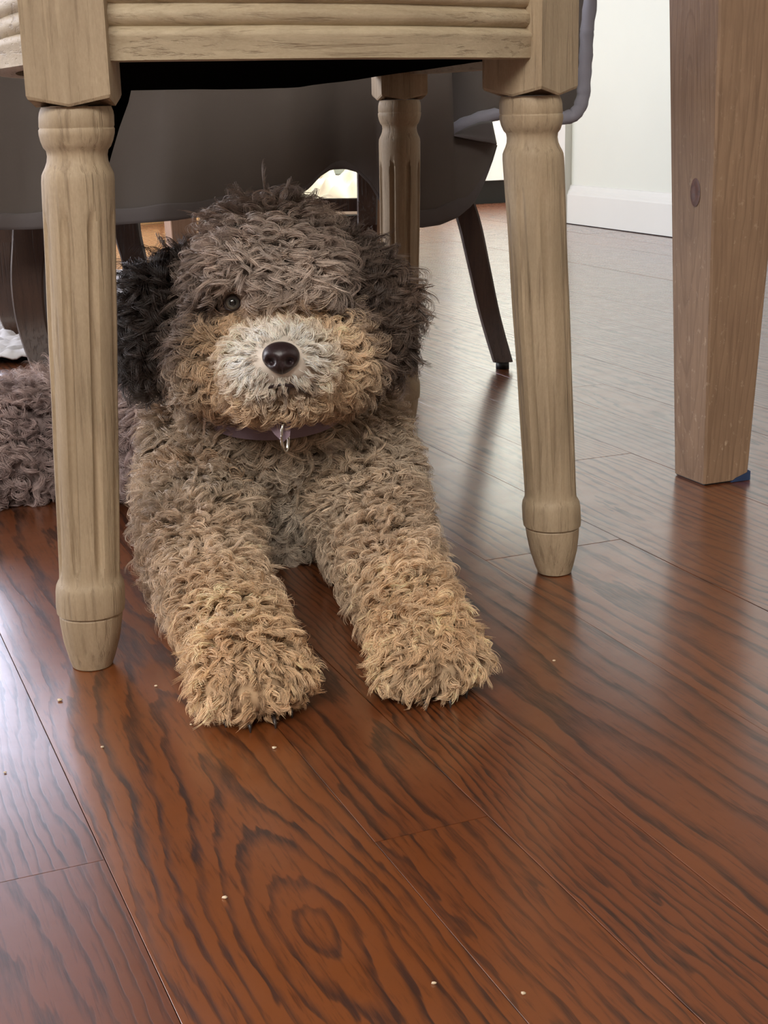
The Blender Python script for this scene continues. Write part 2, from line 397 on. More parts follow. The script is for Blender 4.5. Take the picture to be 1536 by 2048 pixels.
for key, ph in (('FL', .632), ('FR', .22), ('T3', 0), ('T4', 0)):
    top, bot, ang = BL[key]
    bm = turned_leg_mesh(ph, .0013 if key == 'FR' else .0026)
    for v in bm.verts:                                  # slight hand-worn wobble
        n_ = noise.noise(Vector((v.co.x*60, v.co.y*60, v.co.z*18+ph*40)))*.00035
        v.co.x *= 1+n_/.02; v.co.y *= 1+n_/.02
    for v in bm.verts: v.co.x += 0
    # local origin at the leg's own foot so grain follows the leg
    sh = top-bot
    for v in bm.verts:
        f = v.co.z/.35; v.co.x += sh.x*f; v.co.y += sh.y*f
    me = bpy.data.meshes.new('leg'); bmesh.ops.recalc_face_normals(bm, faces=bm.faces)
    for e in bm.edges:
        if len(e.link_faces) == 2 and e.calc_face_angle(0) > .6: e.smooth = False
    bm.to_mesh(me); bm.free()
    lo = link('leg', me, M['oak_leg'], chair); lo.location = bot
    # glide under the foot
    bm = bmesh.new(); sweep(bm, [bot+Vector((0, 0, z)) for z in (-.0002, .0008)], [circ(.0115, 20), circ(.0118, 20)])
    from_bm('glide', bm, M['metal'], lo)
    lo.children[0].parent = lo; lo.children[0].matrix_parent_inverse = Matrix.Translation(-bot)
    # square block above
    bm = bmesh.new(); h = .0241; ca, sa = math.cos(math.radians(ang)), math.sin(math.radians(ang))
    def rp(x, y, z): return Vector((x*ca-y*sa, x*sa+y*ca, z))
    def sq(hh, zc, zm):
        pts = []
        for (sx, sy) in ((-1, -1), (1, -1), (1, 1), (-1, 1)):
            nx, ny = {(-1, -1): (1, -1), (1, -1): (1, 1), (1, 1): (-1, 1), (-1, 1): (-1, -1)}[(sx, sy)]
            pts.append(rp(sx*hh, sy*hh, zc)); pts.append(rp((sx+nx)/2*hh, (sy+ny)/2*hh, zm))
        return pts
    rows = [sq(h*.62, .3575, .3520), sq(h*.97, .3560, .3515), sq(h, .3580, .3530), sq(h, .372, .372), sq(h, .47, .47)]
    rv = [[bm.verts.new(p) for p in r_] for r_ in rows]
    for a, b in zip(rv[:-1], rv[1:]):
        for i in range(8): bm.faces.new((a[i], a[(i+1) % 8], b[(i+1) % 8], b[i]))
    bm.faces.new(rv[0][::-1]); bm.faces.new(rv[-1])
    bo = from_bm('corner_block', bm, M['oak_leg'], chair, smooth=False)
    bo.location = top
RAILPROF = [(-.012, .4500), (.0, .4500), (.0, .4300), (.002, .4288), (.0035, .4262), (.0035, .4236), (.002, .4212), (.0004, .4205), (.002, .4192), (.0045, .4165), (.0048, .4130), (.0035, .4098), (.0008, .4082), (.0022, .4065), (.0048, .4045), (.0054, .4015), (.0046, .3982), (.0022, .3962), (.0012, .3955), (.0046, .3942), (.0066, .3920), (.0068, .3895), (.0060, .3880), (.0058, .3765), (.0050, .3760), (-.012, .3760)]
def rail(a, b, sag, name='seat_rail'):
    ch = b-a; L = ch.length; d = ch/L; nrm = Vector((d.y, -d.x, 0))   # outward = right of travel
    o = bpy.data.objects.new(name, None)
    bm = bmesh.new(); N = 28; rings = []
    R = (L*L/4+sag*sag)/(2*sag); half = math.asin(L/2/R)
    for i in range(N+1):
        an = -half+2*half*i/N
        x = L/2+R*math.sin(an); y = R*math.cos(an)-(R-sag)
        nx, ny = math.sin(an), math.cos(an)
        rings.append([bm.verts.new((x+nx*off, -(y+ny*off), z)) for off, z in RAILPROF])
    n = len(RAILPROF)
    for r0, r1 in zip(rings[:-1], rings[1:]):
        for i in range(n): bm.faces.new((r0[i], r0[(i+1) % n], r1[(i+1) % n], r1[i]))
    bm.faces.new(rings[0]); bm.faces.new(rings[-1][::-1])
    for v in bm.verts:
        nn = noise.noise(Vector((v.co.x*9+a.x*31, v.co.z*190, 3.1)))
        v.co.y += nn*.00045; v.co.z += noise.noise(Vector((v.co.x*22, v.co.z*60, 9.)))*.0003
    ob = from_bm(name, bm, M['oak_rail'], chair, auto=.7)
    ob.location = a; ob.rotation_euler = (0, 0, math.atan2(d.y, d.x))
    return ob
fl, fr_, t3, t4 = [BL[k_][0] for k_ in ('FL', 'FR', 'T3', 'T4')]
def out(p, q, d=.0115):
    c = (q-p).normalized(); return Vector((c.y, -c.x, 0))*d
rail(fl+out(fl, fr_), fr_+out(fl, fr_), .030)
rail(fr_+out(fr_, t3), t3+out(fr_, t3), .040)
rail(t3+out(t3, t4, .004), t4+out(t3, t4, .004), .012)
rail(t4+out(t4, fl), fl+out(t4, fl), .040)
# black dust cover under the seat, sagging towards the back
bm = bmesh.new(); N = 22; g = []
for i in range(N+1):
    row = []
    for j in range(N+1):
        s, t_ = i/N, j/N
        p = fl.lerp(fr_, s).lerp(t4.lerp(t3, s), t_)
        sagf = .014*math.sin(math.pi*min(1, t_*1.0)*.5)*(1-max(0, s-.62)*2.4) + .003*math.sin(math.pi*s)*math.sin(math.pi*t_)
        row.append(bm.verts.new((p.x, p.y, .3805-max(-.001, sagf)+.0012*noise.noise(Vector((s*6, t_*6, 0))))))
    g.append(row)
for i in range(N):
    for j in range(N): bm.faces.new((g[i][j], g[i+1][j], g[i+1][j+1], g[i][j+1]))
dc = from_bm('dust_cover', bm, M['black_cloth'], chair); dc.modifiers.new('s', 'SOLIDIFY').thickness = .001
bm = bmesh.new()
Lp = [atY(176, y, 1.33-.0*(y-150)) for y in (140, 200, 260, 310, 352)]
Rp = [atY(x, y, 1.34+.02*math.sin(y*.05)) for x, y in ((272, 140), (258, 205), (240, 255), (224, 310), (212, 356))]
rows = []
for a, b in zip(Lp, Rp): rows.append([bm.verts.new(a.lerp(b, q/6)+Vector((0, .004*math.sin(q*1.7), 0))) for q in range(7)])
for a, b in zip(rows[:-1], rows[1:]):
    for i in range(6): bm.faces.new((a[i], a[i+1], b[i+1], b[i]))
fo = from_bm('torn_flap', bm, M['black_cloth'], chair); fo.modifiers.new('s', 'SOLIDIFY').thickness = .0012
fo['label'] = 'black dust cloth hanging loose at the rear corner'
# upholstered seat pad over the rails
bm = bmesh.new(); rows = []
cen = (fl+fr_+t3+t4)/4
loop = []
for p, q, sg in ((fl, fr_, .03), (fr_, t3, .04), (t3, t4, .012), (t4, fl, .04)):
    c = (q-p); nv = Vector((c.y, -c.x, 0)).normalized()
    for i in range(10):
        s = i/10; loop.append(p.lerp(q, s)+nv*(sg*4*s*(1-s)))
for zz, k_ in ((.451, .97), (.462, 1.03), (.485, 1.05), (.51, 1.0), (.528, .85), (.536, .55), (.538, .2)):
    rows.append([bm.verts.new(cen+(p-cen)*k_+Vector((0, 0, zz))) for p in loop])
for a, b in zip(rows[:-1], rows[1:]):
    for i in range(len(loop)): bm.faces.new((a[i], a[(i+1) % len(loop)], b[(i+1) % len(loop)], b[i]))
bm.faces.new(rows[0][::-1]); bm.faces.new(rows[-1])
from_bm('seat', bm, M['cushion'], chair)

# ------------------------------------------------------------ pine table
table = empty('dining_table', W(.79, 1.10), 'pine table whose tapered square leg with knots stands right of the oak chair', 'table')
def tapered_leg(v, u, mat, hb=.0245, ht=.0405, top=.66, wear=0.):
    bm = bmesh.new(); n = 12
    pts = []; secs = []
    for i in range(n+1):
        z = .0016+(top-.0016)*i/n; h = hb+(ht-hb)*min(1, z/.5)
        ax = Vector((1, 0, 0)); ay = Vector((0, 1, 0))
        pts.append(Vector((0, 0, z))); c = .0018
        secs.append([ax*sx*(h-(c if k2 == 0 else 0))+ay*sy*(h-(c if k2 == 1 else 0)) for sx, sy, k2 in ((-1, -1, 1), (-1, -1, 0), (1, -1, 0), (1, -1, 1), (1, 1, 1), (1, 1, 0), (-1, 1, 0), (-1, 1, 1))])
    sweep(bm, pts, secs)
    o = from_bm('leg', bm, mat, table, smooth=False)
    o.location = W(v, u); o.rotation_euler = (0, 0, TH)
    return o
def pine_mat():
    t = NT('knotty_pine'); v = t.objvec(False)
    sep = t.n('ShaderNodeSeparateXYZ'); t.l(v, sep.inputs[0])
    # flame figure on the left face (x = const face): rings round an axis near that face
    wob = t.noise(t.mapping(v, (1, 1, .25)), 30, 3, .55)
    yy = t.math('ADD', sep.outputs[1], -.004)
    zz = t.math('MULTIPLY', sep.outputs[2], .085)
    xx = t.math('ADD', sep.outputs[0], .062)
    r = t.math('SQRT', t.math('ADD', t.math('MULTIPLY', yy, yy), t.math('POWER', t.math('ADD', t.math('ABSOLUTE', xx), t.math('MULTIPLY', zz, -1)), 2.)))
    r = t.math('ADD', r, t.math('MULTIPLY', wob, .012))
    ring = t.ramp(t.math('FRACT', t.math('DIVIDE', r, .0062)), [(0, (0, 0, 0, 1)), (.7, (.25, .25, .25, 1)), (.9, (1, 1, 1, 1)), (1, (0, 0, 0, 1))])
    fine = t.noise(t.mapping(v, (1, 1, .05)), 240, 4, .6)
    blot = t.noise(v, 18, 4, .6)
    c = t.mix(blot, srgb(134, 108, 86), srgb(166, 136, 108))
    c = t.mix(t.math('MULTIPLY', ring, .42), c, srgb(104, 80, 60))
    c = t.mix(t.math('MULTIPLY', t.math('SUBTRACT', .55, fine, clamp=True), 2.2, clamp=True), c, srgb(112, 86, 66))
    speck = t.ramp(t.noise(t.mapping(v, (1, 1, .6)), 160, 4, .7), [(.60, (0, 0, 0, 1)), (.72, (1, 1, 1, 1))])
    low = t.math('SUBTRACT', .62, t.math('MULTIPLY', sep.outputs[2], 1.2), clamp=True)
    c = t.mix(t.math('MULTIPLY', speck, low), c, srgb(206, 184, 158))
    t.l(c, t.b.inputs['Base Color']); t.b.inputs['Roughness'].default_value = .55
    t.bump(t.math('ADD', t.math('MULTIPLY', fine, .5), t.math('MULTIPLY', blot, 1.)), .5, .0015)
    return t.m
M['pine'] = pine_mat()
vc, uc = .7895, 1.0925
cn = Vector((.299, 1.278, 0)); vcn = cn.x*math.cos(TH)+cn.y*math.sin(TH); ucn = -cn.x*math.sin(TH)+cn.y*math.cos(TH)
vc, uc = vcn+.0235, ucn+.0245
tl = tapered_leg(vc, uc, M['pine'])
# felt pad peeling out on the right and a knot on the left face
bm = bmesh.new(); sweep(bm, [Vector((0, 0, .0001)), Vector((0, 0, .0019))], [[Vector((x*.023, y*.023, 0)) for x, y in ((-1, -1), (1, -1), (1, 1), (-1, 1))]]*2)
bm2 = bmesh.new(); add_prism(bm2, [Vector(p) for p in ((.004, -.0265, .0003), (.026, -.0262, .0003), (.027, -.02, .0003), (.006, -.02, .0003))], [Vector(p) for p in ((.010, -.0262, .0035), (.0262, -.0258, .0088), (.0268, -.02, .0088), (.010, -.02, .0035))])
def local_child(name, bm, mat, par, smooth=False):
    o = from_bm(name, bm, mat, None, smooth=smooth); o.parent = par; return o
local_child('felt_pad', bm, M['black_plastic'], tl); fb = local_child('felt_scrap', bm2, M['felt'], tl); fb['label'] = 'blue felt scrap at foot'
bm = bmesh.new()
kz = .2665; hx = -(.0245+(.0405-.0245)*kz/.5)
for i, (ry, rz, dx) in enumerate(((.0075, .0125, -.0004), (.0050, .0085, -.0008), (.0028, .005, -.0003))):
    vs = [bm.verts.new((hx+dx, -.006+ry*math.cos(a), kz+rz*math.sin(a))) for a in [2*math.pi*j/20 for j in range(20)]]
    if i: 
        for j in range(20): bm.faces.new((pv[j], pv[(j+1) % 20], vs[(j+1) % 20], vs[j]))
    pv = vs
bm.faces.new(pv)
M['knot'] = plain('pine_knot', srgb(92, 54, 40), .45, noise_amt=.4, scale=260)
kn = local_child('knot', bm, M['knot'], tl, True); kn['label'] = 'dark red-brown knot'
for (v_, u_) in ((vc, 2.99), (1.24, uc), (1.24, 2.99)): tapered_leg(v_, u_, M['pine_leg'])
bm = bmesh.new(); room_box(bm, vc-.05, 1.30, uc-.08, 3.07, .70, .735); bevel(bm, .004, 2); from_bm('table_top', bm, M['pine_leg'], table, smooth=False)
for b in ((vc+.03, 1.21, uc-.012, uc+.012), (vc+.03, 1.21, 2.978, 3.002), (1.228, 1.252, uc+.03, 2.96), (vc-.012, vc+.012, uc+.03, 2.96)):
    bm = bmesh.new(); room_box(bm, *b, .61, .70); from_bm('apron', bm, M['pine_leg'], table, smooth=False)
bm = bmesh.new()

# ------------------------------------------------------------ chairs behind, cloth, background things
def sabre(path, par, w=.030, d=.026, mat=None, glide=True, nm='leg'):
    """path: list of world points from top to foot; rectangular section"""
    bm = bmesh.new(); n = len(path)
    # resample smooth
    P = []
    for i in range(n-1):
        p0, p1, p2, p3 = path[max(i-1, 0)], path[i], path[i+1], path[min(i+2, n-1)]
        for k_ in range(6):
            t_ = k_/6
            P.append(.5*((2*p1)+(p2-p0)*t_+(2*p0-5*p1+4*p2-p3)*t_*t_+(3*p1-p0-3*p2+p3)*t_**3))
    P.append(path[-1]); secs = []
    for i, p in enumerate(P):
        s = 1-.22*i/len(P); c = .0025
        ax = Vector((1, 0, 0)); ay = Vector((0, 1, 0))
        hw, hd = w/2*s, d/2*s
        secs.append([ax*x+ay*y for x, y in ((-hw, -hd+c), (-hw+c, -hd), (hw-c, -hd), (hw, -hd+c), (hw, hd-c), (hw-c, hd), (-hw+c, hd), (-hw, hd-c))])
    sweep(bm, P, secs)
    o = from_bm(nm, bm, mat or M['dark_leg'], par, auto=.5)
    if glide:
        f = P[-1]; bm = bmesh.new(); sweep(bm, [Vector((f.x, f.y, z)) for z in (0., f.z+.001)], [circ(.009, 14)]*2)
        go = from_bm('glide', bm, M['black_plastic'], None); go.parent = o; go.matrix_parent_inverse = Matrix.Translation(-parent_world(par)).inverted() @ Matrix.Translation(-parent_world(par))
        go.parent = o
    return o
dchair = empty('draped_chair', (.0, 2.08, 0), 'chair behind the far turned leg with a splayed brown leg under grey cloth', 'chair')
Y0 = 1.92
def Y(px, py, y=Y0): return atY(px, py, y)
ft = atZ(1005, 722, .010)
sabre([Y(893, 300), Y(915, 375), Y(938, 445), Y(957, 530), Y(979, 630), ft], dchair, .034, .028)
sabre([Y(800, 300, 1.99), Y(804, 450, 1.99), Y(806, 600, 1.99), atZ(806, 690, .01)], dchair, .034, .028)
sabre([atY(1075, 300, 2.35), atY(1078, 450, 2.35), atZ(1080, 600, .01)], dchair, .03, .028)
sabre([atY(815, 300, 2.4), atY(815, 450, 2.4), atZ(815, 585, .01)], dchair, .03, .028)
bm = bmesh.new(); add_prism(bm, [Vector(p) for p in ((.0, 1.90, .37), (.19, 1.90, .37), (.25, 2.36, .37), (.02, 2.40, .37))], [Vector(p) for p in ((.0, 1.90, .43), (.19, 1.90, .43), (.25, 2.36, .43), (.02, 2.40, .43))]); bevel(bm, .01, 3)
from_bm('seat', bm, M['cushion'], dchair)
bm = bmesh.new(); add_prism(bm, [Vector(p) for p in ((.20, 1.93, .37), (.235, 1.93, .37), (.29, 2.36, .37), (.255, 2.36, .37))], [Vector(p) for p in ((.22, 1.93, .68), (.255, 1.93, .68), (.32, 2.36, .68), (.285, 2.36, .68))]); bevel(bm, .01, 3)
from_bm('backrest', bm, M['cushion'], dchair)

kchair = empty('dark_chair', (-.46, 2.2, 0), 'dark brown chair with curved sabre legs behind the puppy and the near oak leg', 'chair')
sabre([atY(66, 330, 1.96), atY(64, 456, 1.96), atY(58, 560, 1.96), atY(68, 650, 1.96), atZ(96, 738, .008)], kchair, .050, .032, glide=False)
sabre([atY(14, 330, 2.25), atY(8, 470, 2.25), atY(8, 560, 2.25), atY(22, 640, 2.25), atZ(44, 680, .006)], kchair, .034, .028, glide=False)
sabre([atY(246, 330, 2.2), atY(254, 456, 2.2), atY(270, 530, 2.2), atY(268, 600, 2.2), atZ(248, 684, .008)], kchair, .040, .030, glide=False)
bm = bmesh.new(); a, b = atY(-60, 468, 2.1), atY(60, 468, 2.1)
add_prism(bm, [a+Vector((0, -.01, -.011)), b+Vector((0, -.01, -.011)), b+Vector((0, .012, -.011)), a+Vector((0, .012, -.011))], [a+Vector((0, -.01, .013)), b+Vector((0, -.01, .013)), b+Vector((0, .012, .013)), a+Vector((0, .012, .013))])
from_bm('stretcher', bm, M['dark_leg'], kchair, smooth=False)
bm = bmesh.new(); add_prism(bm, [Vector(p) for p in ((-.56, 1.93, .36), (-.14, 1.93, .36), (-.14, 2.30, .36), (-.60, 2.30, .36))], [Vector(p) for p in ((-.56, 1.93, .425), (-.14, 1.93, .425), (-.14, 2.30, .425), (-.60, 2.30, .425))]); bevel(bm, .01, 3)
from_bm('seat', bm, M['cushion'], kchair)

# stretchered bench far behind the head
bench = empty('low_bench', (-.1, 2.65, 0), 'dark wooden bench with two crossbars behind the puppy head', 'bench')
def bar(p, q, h, dpt, par, mat, nm):
    bm = bmesh.new()
    add_prism(bm, [p+Vector((0, -dpt, -h)), q+Vector((0, -dpt, -h)), q+Vector((0, dpt, -h)), p+Vector((0, dpt, -h))], [p+Vector((0, -dpt, h)), q+Vector((0, -dpt, h)), q+Vector((0, dpt, h)), p+Vector((0, dpt, h))])
    bevel(bm, .002, 1); return from_bm(nm, bm, mat, par, smooth=False)
bar(atY(430, 412, 2.62), atY(742, 409, 2.62), .011, .012, bench, M['dark_leg'], 'crossbar')
bar(atY(430, 462, 2.62), atY(742, 448, 2.62), .017, .012, bench, M['dark_leg'], 'crossbar')
for px in (432, 735):
    sabre([atY(px, 250, 2.62), atY(px, 380, 2.62), atY(px, 480, 2.62), atZ(px+6, 553, .0)], bench, .040, .03, glide=False)
    sabre([atY(px, 250, 3.0), atY(px, 380, 3.0), atY(px, 450, 3.0), atZ(px+3, 512, .0)], bench, .034, .03, glide=False)
bm = bmesh.new(); a, b = atY(415, 235, 2.62), atY(765, 235, 2.62); z = .36
add_prism(bm, [Vector((a.x, 2.60, z)), Vector((b.x, 2.60, z)), Vector((b.x, 3.03, z)), Vector((a.x, 3.03, z))], [Vector((a.x, 2.60, z+.04)), Vector((b.x, 2.60, z+.04)), Vector((b.x, 3.03, z+.04)), Vector((a.x, 3.03, z+.04))]); from_bm('seat', bm, M['dark_leg'], bench, smooth=False)

# grey cloth draped over the chairs behind
import bisect
hem = [(-60, 462), (0, 458), (60, 457), (220, 449), (350, 439), (450, 425), (540, 408), (590, 394), (618, 376), (640, 352), (662, 338), (690, 336), (716, 344), (740, 368), (756, 395), (775, 428), (800, 446), (840, 454), (880, 448), (915, 433), (945, 408), (962, 378), (975, 345), (986, 315), (993, 290)]
def hem_y(x):
    xs = [h[0] for h in hem]; i = max(0, min(len(hem)-2, bisect.bisect(xs, x)-1))
    (x0, y0), (x1, y1) = hem[i], hem[i+1]; t_ = (x-x0)/(x1-x0); return y0+(y1-y0)*t_
NX, NZ = 190, 26
bm = bmesh.new(); hb = bmesh.new(); grid = []; hgrid = []
def cl_y(px, s):
    base = 1.80-.02*px/1000
    return base+.012*math.sin(px*.011+1)*s+.010*math.sin(px*.027+s*2)*s+(.05*math.exp(-((px-690)/60)**2)*s)+ (.05*max(0, (px-900)/93)**2)*s
for i in range(NX+1):
    px = -60+(993+60)*i/NX; yh = hem_y(px); col_ = []
    hp = atY(px, yh, cl_y(px, 1)); ztop = .432
    if px > 905: ztop = max(hp.z+.0015, atY(px, 271+(px-905)*.2, cl_y(px, 0)).z)
    for j in range(NZ+1):
        s = j/NZ
        z = ztop+(hp.z-ztop)*s; yy = cl_y(px, s); x = hp.x+(1-s)*.004*math.sin(i*.4)
        if px > 900: x = atY(px, yh, yy).x
        if px > 620 and px < 760: pass
        col_.append(bm.verts.new((x, yy, z)))
    grid.append(col_)
for i in range(NX):
    for j in range(NZ): bm.faces.new((grid[i][j], grid[i+1][j], grid[i+1][j+1], grid[i][j+1]))
# top sheet over the seats
back = [[c[0]] for i_, c in enumerate(grid) if -60+1053*i_/NX <= 905]
for c, gcol in zip(back, grid):
    p = gcol[0].co
    for q in (1, 2, 3, 4): c.append(bm.verts.new((p.x, p.y+.14*q, .4325+.003*math.sin(q+p.x*12)+.004)))
for a, b in zip(back[:-1], back[1:]):
    for j in range(4): bm.faces.new((a[j], b[j], b[j+1], a[j+1]))
cloth = from_bm('draped_cloth', bm, M['cloth'])
md = cloth.modifiers.new('s', 'SOLIDIFY'); md.thickness = .0022
setp(cloth, 'grey linen cloth with a wide hem hanging over the chairs behind the puppy', 'cloth')
# hem band following the lower edge
pts = [atY(-60+(1053)*i/120, hem_y(-60+1053*i/120), cl_y(-60+1053*i/120, 1)) for i in range(121)]
bm = bmesh.new(); rows = []
for i, p in enumerate(pts):
    t_ = (pts[min(i+1, 120)]-pts[max(i-1, 0)]).normalized(); up = Vector((-t_.z, 0, t_.x)); up = up if up.z > 0 or abs(t_.z) > .8 else -up
    if up.x > 0 and i > 100: up = up
    w_ = .020
    rows.append([bm.verts.new(p+up*q+Vector((0, -o_, 0))) for q, o_ in ((-.001, .0006), (-.001, .0034), (.004, .0044), (w_*.5, .0040), (w_-.002, .0042), (w_, .0028), (w_, .0006))])
for a, b in zip(rows[:-1], rows[1:]):
    for j in range(6): bm.faces.new((a[j], b[j], b[j+1], a[j+1]))
ho = from_bm('hem_band', bm, M['cloth_hem'], None); ho.parent = cloth
# the second fold over the chair back, with its quilted edge
bm = bmesh.new()
def sheet(rowsP, bm):
    R_ = [[bm.verts.new(p) for p in r_] for r_ in rowsP]
    for a, b in zip(R_[:-1], R_[1:]):
        for j in range(len(a)-1): bm.faces.new((a[j], a[j+1], b[j+1], b[j]))
low = [(880, 262), (905, 268), (925, 250), (960, 236), (1000, 220), (1050, 226), (1100, 234), (1130, 240), (1150, 238), (1165, 222), (1172, 195)]
up_ = [(880, 60), (905, 60), (935, 40), (970, 20), (1010, 0), (1050, -30), (1100, -60), (1130, -80), (1155, -90), (1172, -100), (1190, -110)]
rowsP = []
for q in range(15):
    s = q/14; row = []
    for (a, b) in zip(low, up_):
        px = a[0]+(b[0]-a[0])*s; py = a[1]+(b[1]-a[1])*s
        row.append(atY(px, py, 1.865+.02*math.sin(px*.03+s)*(1-s*.5)))
    rowsP.append(row)
sheet(rowsP, bm)
ff = from_bm('side_fold', bm, M['cloth'], None); ff.parent = cloth; ff.modifiers.new('s', 'SOLIDIFY').thickness = .003
bm = bmesh.new(); ep = [(900, 264), (925, 250), (960, 237), (1000, 225), (1050, 229), (1100, 234), (1128, 236), (1148, 231), (1160, 215), (1167, 190), (1169, 150), (1172, 110), (1174, 60), (1180, 10), (1186, -60), (1192, -130)]
P_ = [atY(x, y, 1.85-.002*math.sin(i*1.2)) for i, (x, y) in enumerate(ep)]
PP = []
for i in range(len(P_)-1):
    for k_ in range(5): PP.append(P_[i].lerp(P_[i+1], k_/5))
PP.append(P_[-1])
tube(bm, PP, [.0085+.0005*math.sin(i*1.4) for i in range(len(PP))], 12)
eo = from_bm('quilted_edge', bm, M['edge'], None); eo.parent = cloth; eo['label'] = 'padded grey edge with bluish light painted in'
bm = bmesh.new()   # turned-back corner flap, seen inside out
fl_low = [(908, 272), (930, 277), (955, 282), (980, 286), (993, 290)]; fl_up = [(912, 268), (940, 254), (960, 246), (978, 244), (984, 246)]
sheet([[atY(a[0]+(b[0]-a[0])*s, a[1]+(b[1]-a[1])*s, 1.765+.05*s) for a, b in zip(fl_low, fl_up)] for s in [q/6 for q in range(7)]], bm)
fo2 = from_bm('turned_corner', bm, M['cloth_hem'], None); fo2.parent = cloth; fo2.modifiers.new('s', 'SOLIDIFY').thickness = .0015

# crumpled blanket on the floor far behind
bm = bmesh.new(); NXb, NYb = 60, 36; g = []
c0 = atZ(665, 432, 0.0)
for i in range(NXb+1):
    row = []
    for j in range(NYb+1):
        s, t_ = i/NXb*2-1, j/NYb*2-1
        e = max(0, 1-s*s)*max(0, 1-t_*t_)
        n_ = noise.noise(Vector((s*3.1, t_*2.2+s*1.5, 1.7)))+.5*noise.noise(Vector((s*7, t_*5-s*3, 4.)))
        z = .16*e**.45*(.75+.45*n_)+.004
        row.append(bm.verts.new((c0.x+s*.24, c0.y+.2+t_*.2, max(.003, z))))
    g.append(row)
for i in range(NXb):
    for j in range(NYb): bm.faces.new((g[i][j], g[i+1][j], g[i+1][j+1], g[i][j+1]))
bl = from_bm('crumpled_blanket', bm, M['blanket']); bl.modifiers.new('s', 'SOLIDIFY').thickness = .003
setp(bl, 'crumpled cream blanket on the floor seen between cloth and crossbars', 'blanket')

# pale wood cabinet far left
cab = empty('maple_cabinet', (-.9, 4.5, 0), 'pale maple cabinet lit warm behind the dark sabre-legged chair', 'cabinet')
a = atZ(214, 455, 0); b = atZ(322, 447, 0)
def rbox(bm, p, q, depth, z0, z1):
    d = (q-p).normalized(); n_ = Vector((-d.y, d.x, 0))*depth
    add_prism(bm, [p+Vector((0, 0, z0)), q+Vector((0, 0, z0)), q+n_+Vector((0, 0, z0)), p+n_+Vector((0, 0, z0))], [p+Vector((0, 0, z1)), q+Vector((0, 0, z1)), q+n_+Vector((0, 0, z1)), p+n_+Vector((0, 0, z1))])
bm = bmesh.new(); rbox(bm, a, atZ(400, 440, 0), .4, 0.0, .8); bevel(bm, .004, 1); from_bm('cabinet_body', bm, M['light_wood'], cab, smooth=False)
bm = bmesh.new(); off = Vector((0, -.02, 0)); rbox(bm, a+off, b+off, .018, .02, .78); bevel(bm, .003, 1); from_bm('door', bm, M['light_wood'], cab, smooth=False)
bm = bmesh.new(); rbox(bm, b+off+Vector((.012, 0, 0)), atZ(398, 441, 0)+off, .018, .02, .78); bevel(bm, .003, 1); from_bm('door', bm, M['light_wood'], cab, smooth=False)

# refrigerator in the kitchen beyond the doorway
fr = empty('refrigerator', W(2.45, 4.9), 'white enamel refrigerator with black kick strip standing beyond the doorway', 'refrigerator')
p0 = atZ(905, 410, 0); p1 = p0+Vector((.62, .20, 0))
bm = bmesh.new(); rbox(bm, p0+Vector((0, .01, 0)), p1+Vector((0, .01, 0)), .6, .075, 1.6); bevel(bm, .008, 2); from_bm('cabinet_body', bm, M['enamel'], fr, smooth=False)
bm = bmesh.new(); rbox(bm, p0+Vector((0, -.04, 0)), p1+Vector((0, -.04, 0)), .045, .08, 1.1); bevel(bm, .008, 2); from_bm('door', bm, M['enamel'], fr, smooth=False)
bm = bmesh.new(); rbox(bm, p0+Vector((0, -.04, 0)), p1+Vector((0, -.04, 0)), .045, 1.11, 1.6); bevel(bm, .008, 2); from_bm('door', bm, M['enamel'], fr, smooth=False)
bm = bmesh.new(); rbox(bm, p0+Vector((.01, -.0, 0)), p1+Vector((-.01, -.0, 0)), .5, .0, .076); from_bm('kick_strip', bm, M['black_plastic'], fr, smooth=False)

# shag rug behind left
bm = bmesh.new(); NXb, NYb = 120, 120; g = []
for i in range(NXb+1):
    row = []
    for j in range(NYb+1):
        x = -1.25+.86*i/NXb+ (.02*noise.noise(Vector((i*.2, j*.2, 0))) if i in (0, NXb) else 0); y = 2.02+1.05*j/NYb
        row.append(bm.verts.new((x, y, .012+.010*noise.noise(Vector((x*70, y*45, 0)))+.006*noise.noise(Vector((x*160, y*120, 3))))))
    g.append(row)
for i in range(NXb):
    for j in range(NYb): bm.faces.new((g[i][j], g[i+1][j], g[i+1][j+1], g[i][j+1]))
rug = from_bm('shag_rug', bm, M['rug']); rug.modifiers.new('s', 'SOLIDIFY').thickness = .004
setp(rug, 'pale shaggy rug catching window light behind the puppy rump', 'rug')

# crumbs on the floor
M['crumb'] = plain('crumb', srgb(226, 206, 176), .7)
for i, (px, py, sz, lb) in enumerate(((450, 1797, .0011, 'brightest round white crumb just above the ringed grain eye of the floor'), (868, 1968, .0010, 'cream crumb near the bottom edge, left one of the bottom pair'), (1046, 1988, .0010, 'cream crumb near the bottom edge, right one of the bottom pair'), (548, 1497, .0012, 'pale crumb on the floor below the left front paw'), (120, 1402, .0015, 'pale flake on the floor just left below the near chair leg foot'), (382, 1450, .0009, 'small crumb on the floor lower left of the left front paw'), (10, 1546, .0008, 'small crumb at the left frame edge on the purplish plank'), (312, 1373, .0010, 'crumb on the floor between near chair foot and left paw'), (205, 1495, .0009, 'crumb on the wide plank straight below the near chair foot'), (1108, 1322, .0009, 'crumb in the reflection under the right chair leg'))):
    bm = bmesh.new(); bmesh.ops.create_icosphere(bm, subdivisions=1, radius=sz)
    for v in bm.verts: v.co = Vector((v.co.x*random.uniform(.7, 1.6), v.co.y*random.uniform(.7, 1.4), v.co.z*.6+sz*.5))
    o = from_bm('crumb', bm, M['crumb']); o.location = atZ(px, py, 0)
    setp(o, lb, 'crumb', 'crumbs scattered on the floor')
